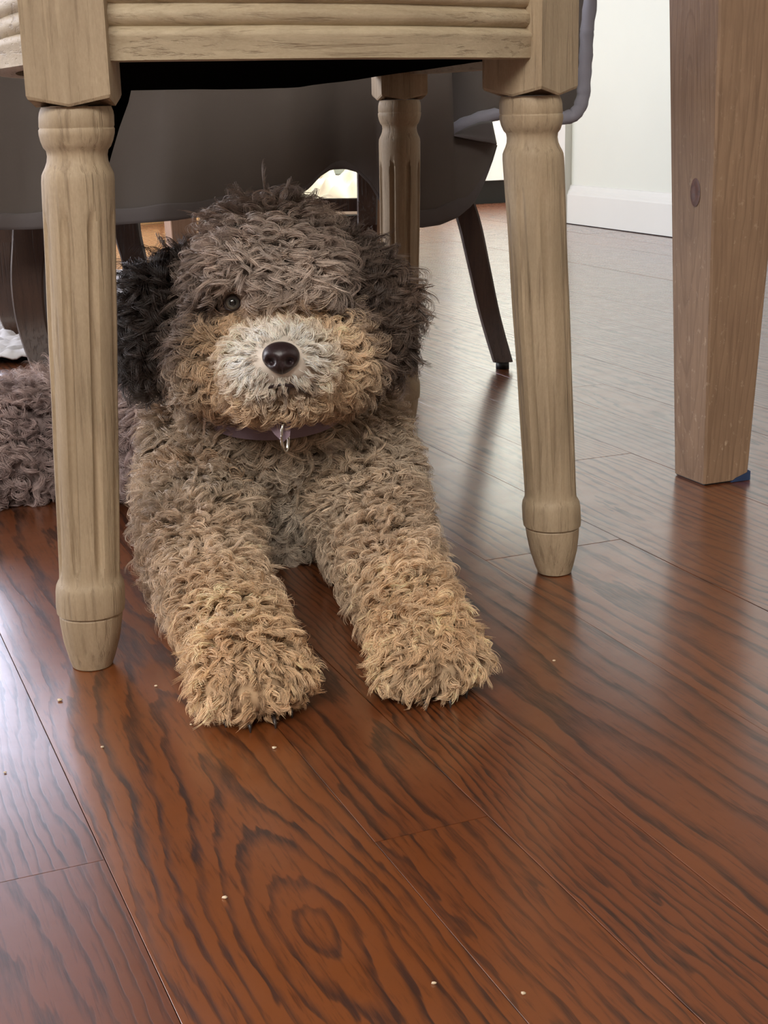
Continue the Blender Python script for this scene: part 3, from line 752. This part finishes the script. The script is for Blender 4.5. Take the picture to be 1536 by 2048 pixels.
#DOG
# ------------------------------------------------------------ puppy
def AX(px, py, Yd, s=2850): pass
dog = empty('puppy', (-.10, 1.05, 0), 'curly brown and tan puppy lying under the oak chair with pale front paws stretched out', 'dog')
def pxr(n, Yd): return n/F_PX*math.sqrt(Yd*Yd+.03)
blobs = []   # (centre, radii, rotation)
def ell(c, r, rot=None): blobs.append((Vector(c), Vector(r), rot))
def cap(a, b, ra, rb, n=7, flat=1.):
    a, b = Vector(a), Vector(b)
    for i in range(n):
        t_ = i/(n-1); r = ra+(rb-ra)*t_; ell(a.lerp(b, t_), (r, r, r*flat))
HC = atY(545, 590, 1.075)
ell(HC, (.056, .060, .052))                                  # skull
ell(HC+Vector((0, .01, .022)), (.047, .05, .036))
MZ = atY(560, 722, .985)
ell(atY(556, 725, 1.035), (.048, .050, .036))                # muzzle root
ell(atY(560, 728, .995), (.037, .040, .026)); ell(atY(561, 722, .972), (.024, .026, .019))
ell(atY(455, 725, 1.045), (.030, .040, .034)); ell(atY(655, 722, 1.045), (.028, .040, .034))
ell(atY(558, 778, 1.005), (.036, .036, .013))                # chin
ell(atY(548, 850, 1.10), (.062, .055, .045)); ell(atY(540, 800, 1.12), (.060, .05, .05))
ell(atY(530, 940, 1.13), (.072, .060, .062)); ell(atY(560, 1010, 1.12), (.060, .050, .052))
ell(atY(395, 925, 1.13), (.033, .045, .056)); ell(atY(715, 915, 1.13), (.034, .045, .055))
EL = atZ(405, 1120, .040); PL = atZ(498, 1335, .026); ER = atZ(752, 1075, .038); PR = atZ(852, 1295, .026)
cap(atY(392, 960, 1.11), EL, .036, .032, 6); cap(atY(720, 940, 1.11), ER, .038, .032, 6)
cap(EL, EL.lerp(PL, .72), .032, .024, 8); cap(ER, ER.lerp(PR, .72), .030, .022, 8)
def paw(P, E):
    d = (P-E); d.z = 0; d.normalize(); sd = Vector((d.y, -d.x, 0))
    ell(P-d*.006, (.0275, .028, .0205))
    for k_, (o_, f_) in enumerate(((-.0205, .008), (-.008, .019), (.007, .020), (.0195, .009))):
        ell(P+sd*o_+d*f_-Vector((0, 0, .008)), (.0105, .0150, .0135))
    return d, sd
dL = paw(PL, EL); dR = paw(PR, ER)
# trunk going back to the left, haunch and hind leg
HP = atZ(50, 890, .075)
T0 = atY(500, 900, 1.16); T1 = Vector((-.225, 1.30, .088)); T2 = Vector((-.345, 1.40, .085))
for i in range(9):
    t_ = i/8; p = T0.lerp(T1, t_); ell((p.x, p.y, .092-.032*t_), (.066-.014*t_, .066-.014*t_, .064-.016*t_))
for i in range(5):
    t_ = i/4; p = T1.lerp(T2, t_); ell((p.x, p.y, .058-.010*t_), (.052-.006*t_, .052, .046-.008*t_))
ell((-.335, 1.325, .050), (.056, .052, .042)); cap((-.34, 1.29, .034), (-.45, 1.24, .026), .030, .022, 6); ell((-.475, 1.23, .022), (.030, .022, .018))
# ears
def ear(pts):
    for (a, b, ra, rb) in pts: 
        A, B = atY(*a), atY(*b)
        for i in range(7):
            t_ = i/6; r = ra+(rb-ra)*t_; ell(A.lerp(B, t_), (r, .0085, r))
ear([((368, 558, 1.085), (320, 610, 1.075), .017, .022), ((320, 610, 1.075), (316, 705, 1.065), .023, .021)])
ear([((700, 540, 1.085), (745, 590, 1.08), .018, .022), ((745, 590, 1.08), (745, 705, 1.07), .023, .019)])
bm = bmesh.new()
for c, r, rot in blobs:
    bmesh.ops.create_icosphere(bm, subdivisions=3, radius=1., matrix=Matrix.Translation(c) @ Matrix.Diagonal((r.x, r.y, r.z, 1)))
for v in bm.verts: v.co.z = max(v.co.z, .0012)
me = bpy.data.meshes.new('tmp'); bm.to_mesh(me); bm.free()
tmp = bpy.data.objects.new('tmp', me); COL.objects.link(tmp)
rm = tmp.modifiers.new('r', 'REMESH'); rm.mode = 'VOXEL'; rm.voxel_size = .0032
sm = tmp.modifiers.new('s', 'SMOOTH'); sm.iterations = 6; sm.factor = .5
bpy.context.view_layer.update()
dg = bpy.context.evaluated_depsgraph_get()
bme = bpy.data.meshes.new_from_object(tmp.evaluated_get(dg)); bpy.data.objects.remove(tmp)
bme.name = 'body'; bme.materials.clear()
nv = len(bme.vertices); co = np.empty(nv*3, np.float32); bme.vertices.foreach_get('co', co); co = co.reshape(-1, 3)
co[:, 2] = np.maximum(co[:, 2], .0008)
bme.vertices.foreach_set('co', co.ravel())
# --- coat colour by place on the body: distances to landmarks in metres
def s3(r, g, b): return np.array(srgb(r, g, b)[:3])
LM = {}
def vnoise(P, scale, seed):
    """cheap smooth value noise, vectorised"""
    Q = P*scale+seed*17.3; I = np.floor(Q).astype(np.int64); f = Q-I; f = f*f*(3-2*f); outv = 0
    for dx in (0, 1):
        for dy in (0, 1):
            for dz in (0, 1):
                h = ((I[:, 0]+dx)*374761393+(I[:, 1]+dy)*668265263+(I[:, 2]+dz)*2147483647+seed*974711) & 0xffffffff
                h = ((h ^ (h >> 13))*1274126177) & 0xffffffff; h = ((h ^ (h >> 16)) & 0xffff)/65535.
                w = (f[:, 0] if dx else 1-f[:, 0])*(f[:, 1] if dy else 1-f[:, 1])*(f[:, 2] if dz else 1-f[:, 2])
                outv = outv+h*w
    return outv
A = lambda v: np.array(v, dtype=float)
bme.calc_loop_triangles(); ti0 = np.empty(len(bme.loop_triangles)*3, np.int32); bme.loop_triangles.foreach_get('vertices', ti0); ti0 = ti0.reshape(-1, 3)
# sit the eyes at the surface of the face
import mathutils
bvh = mathutils.bvhtree.BVHTree.FromPolygons([tuple(c) for c in co], [tuple(int(q) for q in tt) for tt in ti0])
def surf(px, py):
    o_ = Vector((0, 0, CAM_H)); h = bvh.ray_cast(o_, ray(px, py).normalized()); return h[0]
e1 = surf(465, 606); e2 = surf(645, 600)
NOSE = atY(562, 716, .948); 
def sstep(a, b, x): t_ = np.clip((x-a)/(b-a), 0, 1); return t_*t_*(3-2*t_)
def dist(P, c, r): return np.sqrt((((P-A(c))/A(r))**2).sum(1))
EYL, EYR = e1, e2; print('eyes', e1, e2, 'nose surf', surf(562, 716))
def coat(P):
    """returns colour (n,3), fur length, curl amount"""
    n = len(P)
    n1 = vnoise(P, 45, 1)[:, None]; n2 = vnoise(P, 110, 2)[:, None]
    base = s3(172, 150, 128)*(1-n1)+s3(206, 188, 166)*n1
    L = np.full(n, .020); curl = np.full(n, 1.)
    def put(w, c): 
        nonlocal base; w = w[:, None]; base = base*(1-w)+c*w
    def putL(w, l): 
        nonlocal L; L = L*(1-w)+l*w
    # trunk, dusty mauve brown
    wb_ = sstep(-.13, -.20, P[:, 0])*sstep(1.10, 1.18, P[:, 1])
    put(wb_*.9, s3(186, 166, 160)*(1-n1)+s3(150, 130, 130)*n1); putL(wb_, .024)
    # chest centre paler
    w = 1-sstep(.5, 1.2, dist(P, atY(575, 985, 1.07), (.045, .06, .05))); put(w*.6, s3(206, 192, 174)); putL(w, .022)
    w = 1-sstep(.5, 1.15, dist(P, atY(420, 965, 1.07), (.04, .05, .035))); put(w*.55, s3(186, 150, 114))
    w = 1-sstep(.5, 1.15, dist(P, atY(690, 960, 1.07), (.04, .05, .035))); put(w*.5, s3(184, 156, 126))
    # forelegs
    for E_, P_ in ((EL, PL), (ER, PR)):
        a, b = A(E_), A(P_); t_ = ((P-a) @ (b-a))/((b-a) @ (b-a)); q = a+np.clip(t_, -.1, 1.2)[:, None]*(b-a)
        dd = np.sqrt(((P-q)**2).sum(1)); near = 1-sstep(.045, .065, dd)
        put(near*sstep(-.4, .5, t_)*.85, s3(206, 178, 148)*(1-n1)+s3(222, 198, 170)*n1)
        put(near*sstep(.35, .85, t_)*.9, s3(222, 186, 146)*(1-n1)+s3(236, 206, 168)*n1)
        putL(near*sstep(-.2, .3, t_), .018); putL(near*sstep(.7, 1.05, t_), .0130)
        toe = near*sstep(1.02, 1.22, t_); putL(toe, .009)
        sd_ = A((b-a)[[1, 0, 2]]*np.array([1, -1, 0])); sd_ /= np.linalg.norm(sd_); lat = (P-b) @ sd_
        cleft = sum(np.exp(-((lat-c_)/.0019)**2) for c_ in (-.0142, -.0005, .0132))*near*sstep(1.04, 1.16, t_); put(np.clip(cleft, 0, 1)*.6, s3(120, 88, 62)); putL(np.clip(cleft, 0, 1), .005)  # shade between the toes painted into the coat, fur shortened there
        under = near*sstep(.018, .004, P[:, 2]); putL(under, .007)
    # head: grey brown curls on the crown
    dh = dist(P, HC, (.085, .085, .09)); head = (1-sstep(.92, 1.1, dh))*sstep(1.135, 1.11, P[:, 1]*1.0)
    head = np.maximum(head, (1-sstep(.8, 1.1, dist(P, HC+Vector((0, .02, .02)), (.075, .08, .08)))))
    put(head, s3(146, 128, 116)*(1-n1)+s3(206, 188, 174)*n1); putL(head, .026)
    side = head*sstep(.03, .055, np.abs(P[:, 0]-HC.x))*(P[:, 2] > HC.z-.05); put(side*.7, s3(84, 66, 56))
    # muzzle tan mask with white blaze round the nose
    w = 1-sstep(.75, 1.15, dist(P, atY(560, 730, .99), (.066, .075, .050))); put(w, s3(206, 176, 142)*(1-n1)+s3(224, 198, 166)*n1); putL(w, .014)
    w2 = 1-sstep(.80, 1.2, dist(P, atY(552, 822, 1.02), (.07, .07, .022))); put(w2*.8*(1-w*.3), s3(176, 142, 112)); putL(w2, .015)
    w = 1-sstep(.45, 1.25, dist(P, atY(550, 712, .955), (.049, .05, .031))); put(w*.93, s3(252, 240, 226)); putL(w, .0105)
    dn = np.sqrt(((P-A(NOSE))**2).sum(1)); w = 1-sstep(.014, .028, dn); putL(w, .0045)
    lip = np.exp(-((P[:, 2]-(atY(561, 776, .96).z-.0025*0-((P[:, 0]-NOSE.x)/.03)**2*.004))/.0022)**2)*(1-sstep(.014, .026, np.abs(P[:, 0]-NOSE.x)))*(1-sstep(.99, 1.01, P[:, 1]))
    put(lip*.85, s3(60, 40, 36)); putL(lip, .006)
    # brow between the eyes reddish, eye surround
    w = 1-sstep(.5, 1.1, dist(P, atY(560, 625, 1.0), (.035, .03, .014))); put(w*.7, s3(176, 134, 98)); putL(w, .012)
    w = 1-sstep(.009, .019, np.sqrt(((P-A(EYL))**2).sum(1))); put(w*.6, s3(150, 120, 96)); putL(w, .0035)
    w = 1-sstep(.010, .022, np.sqrt(((P-A(EYR))**2).sum(1))); put(w*.6, s3(80, 62, 52))
    w = 1-sstep(.5, 1.1, dist(P, atY(405, 615, 1.03), (.020, .03, .013))); put(w*.75, s3(70, 52, 44))
    w = 1-sstep(.5, 1.1, dist(P, atY(662, 612, 1.02), (.018, .03, .012))); put(w*.75, s3(58, 50, 42))
    # ears
    for (cx, cy, sx) in ((318, 625, -1), (745, 640, 1)):
        w = 1-sstep(.85, 1.15, dist(P, atY(cx, cy, 1.07), (.037, .024, .058)))
        hi = n1[:, 0:1] if sx > 0 else n1*.25
        put(w, s3(34, 26, 26)*(1-hi)+s3(122, 102, 88)*hi); putL(w, .024)
    base = base*(.84+.50*n2)
    return base, L, curl
bc, bL, _ = coat(co.astype(float))
ca = bme.color_attributes.new('coat', 'FLOAT_COLOR', 'POINT')
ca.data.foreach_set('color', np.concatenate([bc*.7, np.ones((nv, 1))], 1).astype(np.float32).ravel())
t = NT('puppy_skin'); an = t.n('ShaderNodeAttribute', attribute_name='coat'); t.l(an.outputs['Color'], t.b.inputs['Base Color']); t.b.inputs['Roughness'].default_value = .9; M['skin'] = t.m
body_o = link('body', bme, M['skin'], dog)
# --- fur: locks of wavy strands
t = NT('puppy_fur'); an = t.n('ShaderNodeAttribute', attribute_name='coat')
hi_ = t.n('ShaderNodeHairInfo')
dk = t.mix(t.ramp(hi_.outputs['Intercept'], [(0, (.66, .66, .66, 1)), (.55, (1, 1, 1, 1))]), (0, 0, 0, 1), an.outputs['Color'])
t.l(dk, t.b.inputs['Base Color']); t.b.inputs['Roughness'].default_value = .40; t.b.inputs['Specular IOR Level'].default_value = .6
t.b.inputs['Sheen Weight'].default_value = .0
M['fur'] = t.m
bme.calc_loop_triangles(); nt = len(bme.loop_triangles); ti = np.empty(nt*3, np.int32); bme.loop_triangles.foreach_get('vertices', ti); ti = ti.reshape(-1, 3)
vn = np.empty(nv*3, np.float32); bme.vertices.foreach_get('normal', vn); vn = vn.reshape(-1, 3).astype(float)
cod = co.astype(float)
ar = .5*np.linalg.norm(np.cross(cod[ti[:, 1]]-cod[ti[:, 0]], cod[ti[:, 2]]-cod[ti[:, 0]]), axis=1)
cen3 = cod[ti].mean(1)
# facing the front half counts more; the floor side carries none
wgt = ar*np.where(cen3[:, 2] < .003, 0, 1.)
wgt *= np.where((cen3[:, 1] > 1.2) & (cen3[:, 0] > -.15), .5, 1.)
wgt *= np.where((cen3[:, 2] > .1) & (cen3[:, 1] < 1.12), 1.5, 1.)
wgt *= np.where((cen3[:, 1] < .90) & (cen3[:, 2] < .08), 1.9, 1.)
NL, NS, NP = 21000, 15, 11
tri = RNG.choice(nt, NL, p=wgt/wgt.sum())
r1, r2 = RNG.random(NL), RNG.random(NL); sq_ = np.sqrt(r1); ba = np.stack([1-sq_, sq_*(1-r2), sq_*r2], 1)
root = (cod[ti[tri]]*ba[:, :, None]).sum(1); nrm = (vn[ti[tri]]*ba[:, :, None]).sum(1); nrm /= np.linalg.norm(nrm, axis=1)[:, None]
col, Ln, cu = coat(root)
# comb direction field
def comb(P, N):
    D = np.tile(np.array([0., -.15, -.75]), (len(P), 1))
    hd = (1-sstep(.9, 1.15, dist(P, HC, (.08, .09, .085))))[:, None]
    rad = P-(A(HC)+np.array([0, .01, .045])); D = D*(1-hd)+hd*(rad/np.linalg.norm(rad, axis=1)[:, None]*.8+np.array([0, -.1, -.35]))
    mz = (1-sstep(.9, 1.2, dist(P, atY(560, 735, .985), (.066, .075, .055))))[:, None]
    rad = P-(A(NOSE)+np.array([0, -.03, .012])); rad /= np.linalg.norm(rad, axis=1)[:, None]
    D = D*(1-mz)+mz*(rad*1.2+np.array([0, 0, -.35]))
    for E_, P_, dd_ in ((EL, PL, dL), (ER, PR, dR)):
        a, b = A(E_), A(P_); t_ = ((P-a) @ (b-a))/((b-a) @ (b-a)); q = a+np.clip(t_, -.1, 1.2)[:, None]*(b-a)
        off = P-q; d2 = np.sqrt((off**2).sum(1)); near = ((1-sstep(.04, .06, d2))*sstep(-.3, .1, t_))[:, None]
        D = D*(1-near)+near*(off/np.maximum(d2, 1e-4)[:, None]*.5*np.array([1, 1, .4])+(b-a)/np.linalg.norm(b-a)*.8+np.array([0, 0, -.35]))
    return D
def unit(V): return V/np.maximum(np.linalg.norm(V, axis=1), 1e-6)[:, None]
D = comb(root, nrm); D = D-(D*nrm).sum(1)[:, None]*nrm
swirl = np.stack([vnoise(root, 38, 5)-.5, vnoise(root, 38, 6)-.5, vnoise(root, 38, 7)-.5], 1)*1.5
D = unit(D+swirl+RNG.normal(0, .22, D.shape)); D = unit(D-(D*nrm).sum(1)[:, None]*nrm*.85)
side_ = np.cross(nrm, D)
S = np.linspace(0, 1, NP)
shortf = np.clip(Ln/.02, .15, 1.3)
Lk = Ln*RNG.uniform(.85, 1.35, NL)*1.15
turns = RNG.uniform(.9, 1.9, NL)*np.clip(Ln/.018, .35, 1.1); ph = RNG.uniform(0, 2*np.pi, NL); hand = RNG.choice([-1, 1], NL)
amp = .0042*np.clip(Ln/.02, .12, 1.15)**1.3*RNG.uniform(.55, 1.4, NL)
lean = np.clip(1.05-.35*(Ln/.024), .45, 1.1)
def lockpts(rt, Lf):
    P = np.empty((NL, NP, 3))
    for k_, s in enumerate(S):
        up = (s*.60-.24*s*s)*Lf+.0006*min(1, s*5); al = lean*(s*s*.55+.30*s)*Lf
        a_ = ph+hand*turns*2*np.pi*s; env = amp*(min(1, s*2.6))
        P[:, k_] = rt+nrm*up[:, None]+D*al[:, None]+(side_*np.cos(a_)[:, None]+nrm*(.8*(1+np.sin(a_)))[:, None]+D*(.35*np.sin(a_))[:, None])*env[:, None]-(side_*np.cos(ph)[:, None]+(nrm*.75+D*.35)*np.sin(ph)[:, None])*0
    return P
G = lockpts(root, Lk)
rad_l = (.0024+.0010*np.clip(Ln/.02, 0, 1.2))
allP = np.empty((NL, NS, NP, 3), np.float32)
t1_ = side_; t2_ = D
clump = (1-.72*S**.8)
for s_ in range(NS):
    rr = np.sqrt(RNG.random(NL))*rad_l; an_ = RNG.uniform(0, 2*np.pi, NL)
    off = t1_*(rr*np.cos(an_))[:, None]+t2_*(rr*np.sin(an_))[:, None]
    jl = RNG.uniform(.72, 1.08, NL)
    fly = RNG.normal(0, .0007, (NL, 3))
    base_ = G[:, :1]+(G-G[:, :1])*jl[:, None, None]
    allP[:, s_] = base_+off[:, None, :]*clump[None, :, None]+fly[:, None, :]*(S**1.5)[None, :, None]
# fur stays above the floor, away from the eye and the nose
allP[..., 2] = np.where(allP[..., 2] < .0006, .0006+(.0006-allP[..., 2])*.15, allP[..., 2])
eyeC = A(EYL)
cols = np.repeat(col[:, None, :], NS, 1)*RNG.uniform(.72, 1.28, (NL, NS, 1))*RNG.uniform(.85, 1.18, (NL, 1, 1))
allP = allP.reshape(-1, NP, 3); cols = cols.reshape(-1, 3)
rl = np.repeat(Ln, NS)
ddn = np.sqrt(((allP-A(NOSE).astype(np.float32))/np.array([.0150, .016, .0128], np.float32))**2).sum(2) if False else np.sqrt((((allP-A(NOSE))/np.array([.0150, .02, .0130]))**2).sum(2)).min(1)
# strands whose line to the front crosses the left eye are parted aside
ed = allP-eyeC; tocam = np.array([0, 0, CAM_H])-eyeC; tocam /= np.linalg.norm(tocam)
axl = ed @ tocam; perp = np.linalg.norm(ed-axl[..., None]*tocam, axis=2)
blocks = ((perp < .0062) & (axl > -.003)).any(1)
keep = (ddn > 1.) & (~blocks)
allP = allP[keep]; cols = cols[keep]; rl = rl[keep]
def fur_object(name, P, C, rads, par):
    n = len(P); hc = bpy.data.hair_curves.new(name); hc.add_curves([NP]*n)
    hc.attributes['position'].data.foreach_set('vector', P.astype(np.float32).ravel())
    ra = hc.attributes.get('radius') or hc.attributes.new('radius', 'FLOAT', 'POINT')
    ra.data.foreach_set('value', rads.astype(np.float32).ravel())
    c_ = hc.attributes.new('coat', 'FLOAT_COLOR', 'CURVE')
    c_.data.foreach_set('color', np.concatenate([np.clip(C, 0, 1), np.ones((n, 1))], 1).astype(np.float32).ravel())
    hc.materials.append(M['fur'])
    o = bpy.data.objects.new(name, hc); COL.objects.link(o); o['kind'] = 'stuff'
    o.parent = par; o.matrix_parent_inverse = Matrix.Translation(-parent_world(par)); return o
taper = np.array([1, 1, .98, .95, .92, .88, .83, .76, .66, .5, .22])
rads = (.00013+.00005*np.clip(rl/.02, 0, 1))[:, None]*taper[None, :]
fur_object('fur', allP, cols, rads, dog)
print('strands', len(allP), 'body tris', nt)
# --- nose, eyes, mouth, claws
M['nose'] = plain('nose_leather', srgb(46, 32, 34), .36, noise_amt=.25, scale=900, bump=.25)
bm = bmesh.new(); bmesh.ops.create_uvsphere(bm, u_segments=48, v_segments=32, radius=1)
for v in bm.verts:
    x, y, z = v.co
    w_ = 1+.12*max(0, z)-.34*max(0, -z)**1.5
    X = x*.0126*w_; Z = z*.0110; Yv = y*.0120
    if y < 0:
        Yv = y*.0115-.0015*math.exp(-((x/.35)**2))*0
        for sx in (-1, 1):      # nostrils
            d2 = ((x-sx*.50)/.25)**2+((z+.22)/.24)**2; Yv += .0075*math.exp(-d2*1.3)
            d3 = ((x-sx*.88)/.16)**2+((z+.42)/.14)**2; Yv += .003*math.exp(-d3)
        if z < -.1: Yv += .0028*math.exp(-(x/.09)**2)
    v.co = (X, Yv, Z)
no = from_bm('nose', bm, M['nose'], None); no.parent = dog; no.location = Vector(NOSE)-Vector(dog.location); no['label'] = 'dark brown leathery nose'
no.rotation_euler = (math.radians(-12), 0, 0)
bm = bmesh.new(); pts = [atY(x, y, Yd+.0015) for x, y, Yd in ((500, 790, .972), (522, 779, .958), (545, 773, .950), (563, 768, .948), (582, 772, .950), (602, 775, .957), (622, 786, .970))]
tube(bm, pts, [.0004, .0008, .0011, .0013, .0011, .0008, .0004], 8)
mo = from_bm('mouth', bm, M['nose'], dog); mo['label'] = 'dark closed lip line'
def eye(c, nm_label):
    bm = bmesh.new(); bmesh.ops.create_uvsphere(bm, u_segments=32, v_segments=20, radius=.0066)
    t = NT('eye'); v = t.objvec(False); sp_ = t.n('ShaderNodeSeparateXYZ'); t.l(v, sp_.inputs[0])
    r_ = t.math('SQRT', t.math('ADD', t.math('POWER', t.math('ADD', sp_.outputs[0], -.0006), 2.), t.math('POWER', t.math('ADD', sp_.outputs[2], -.0008), 2.)))
    c_ = t.ramp(t.math('MULTIPLY', r_, 100.), [(0, srgb(10, 12, 16)), (.22, srgb(14, 16, 20)), (.26, srgb(84, 86, 84)), (.42, srgb(116, 112, 102)), (.50, srgb(60, 50, 44)), (.62, srgb(150, 138, 126))])
    t.l(c_, t.b.inputs['Base Color']); t.b.inputs['Roughness'].default_value = .06; t.b.inputs['Coat Weight'].default_value = 1.
    o = from_bm('eye', bm, t.m, None); o.parent = dog; o.location = Vector(c)-Vector(dog.location); o['label'] = nm_label
    bm = bmesh.new(); pts = []
    for i in range(25):
        a_ = 2*math.pi*i/24; pts.append(Vector((.0057*math.cos(a_), -.0036-.0006*abs(math.sin(a_)), .0047*math.sin(a_)+.0006*math.cos(a_))))
    tube(bm, pts, .0007, 6); lo_ = from_bm('eyelid', bm, M['nose'], None); lo_.parent = o
    return o
eye(e1+Vector((0, .0010, 0)), 'grey-hazel eye, open and visible'); eye(e2+Vector((0, .0035, 0)), 'eye hidden under curls')
M['claw'] = plain('claw', srgb(52, 42, 38), .35, bump=0)
for P_, (d_, sd_) in ((PL, dL), (PR, dR)):
    for o_, f_ in ((-.0205, .021), (-.008, .033), (.007, .034), (.0195, .022)):
        b0 = P_+sd_*o_+d_*(f_-.004); b0.z = .006
        bm = bmesh.new(); tube(bm, [b0-d_*.006, b0, b0+d_*.004-Vector((0, 0, .003)), b0+d_*.0058-Vector((0, 0, .0068))], [.0016, .0015, .0011, .0003], 8)
        from_bm('claw', bm, M['claw'], dog)
# --- collar with a ring and a tag
M['strap'] = cloth_mat('mauve_webbing', srgb(150, 128, 138), srgb(124, 104, 114)); M['steel'] = plain('steel_ring', srgb(205, 200, 190), .22, 1., bump=0)
cc = atY(550, 838, 1.075); bm = bmesh.new(); rings = []
NC = 72
for i in range(NC):
    a_ = 2*math.pi*i/NC; rx, ry = .052, .044
    p = cc+Vector((rx*math.sin(a_), -ry*math.cos(a_), -.010*math.cos(a_)+.012)); n_ = Vector((math.sin(a_)/rx, -math.cos(a_)/ry, 0)).normalized()
    rings.append([bm.verts.new(p+n_*q+Vector((0, 0, z))) for q, z in ((0, -.008), (.0022, -.008), (.0022, .008), (0, .008))])
for i in range(NC):
    a, b = rings[i], rings[(i+1) % NC]
    for j in range(4): bm.faces.new((a[j], a[(j+1) % 4], b[(j+1) % 4], b[j]))
col_o = from_bm('collar', bm, M['strap'], dog, smooth=False); col_o['label'] = 'mauve woven collar half hidden in fur'
def child(o, p): 
    o.parent = p; o.matrix_parent_inverse = Matrix.Identity(4); o.matrix_parent_inverse = Matrix.Translation(-parent_world(dog)).inverted() @ Matrix.Translation(-parent_world(dog))
RY = .978
bm = bmesh.new(); c0 = atY(570, 874, RY); pts = [c0+Vector((.0022*math.cos(a_), .004*math.cos(a_), .0105*math.sin(a_))) for a_ in [2*math.pi*i/28 for i in range(29)]]
tube(bm, pts, .0011, 8); ro = from_bm('ring', bm, M['steel'], None); ro.parent = col_o; ro['label'] = 'steel ring hanging edge-on'
bm = bmesh.new(); q_ = [atY(*p) for p in ((536, 850, RY+.004), (560, 838, RY+.002), (582, 846, RY+.002), (580, 872, RY), (566, 885, RY+.001), (548, 868, RY+.003))]
add_prism(bm, [p+Vector((0, .002, 0)) for p in q_], q_)
tg = from_bm('strap_end', bm, M['strap'], None, smooth=False); tg.parent = col_o; tg['label'] = 'pale mauve strap tip below the chin'
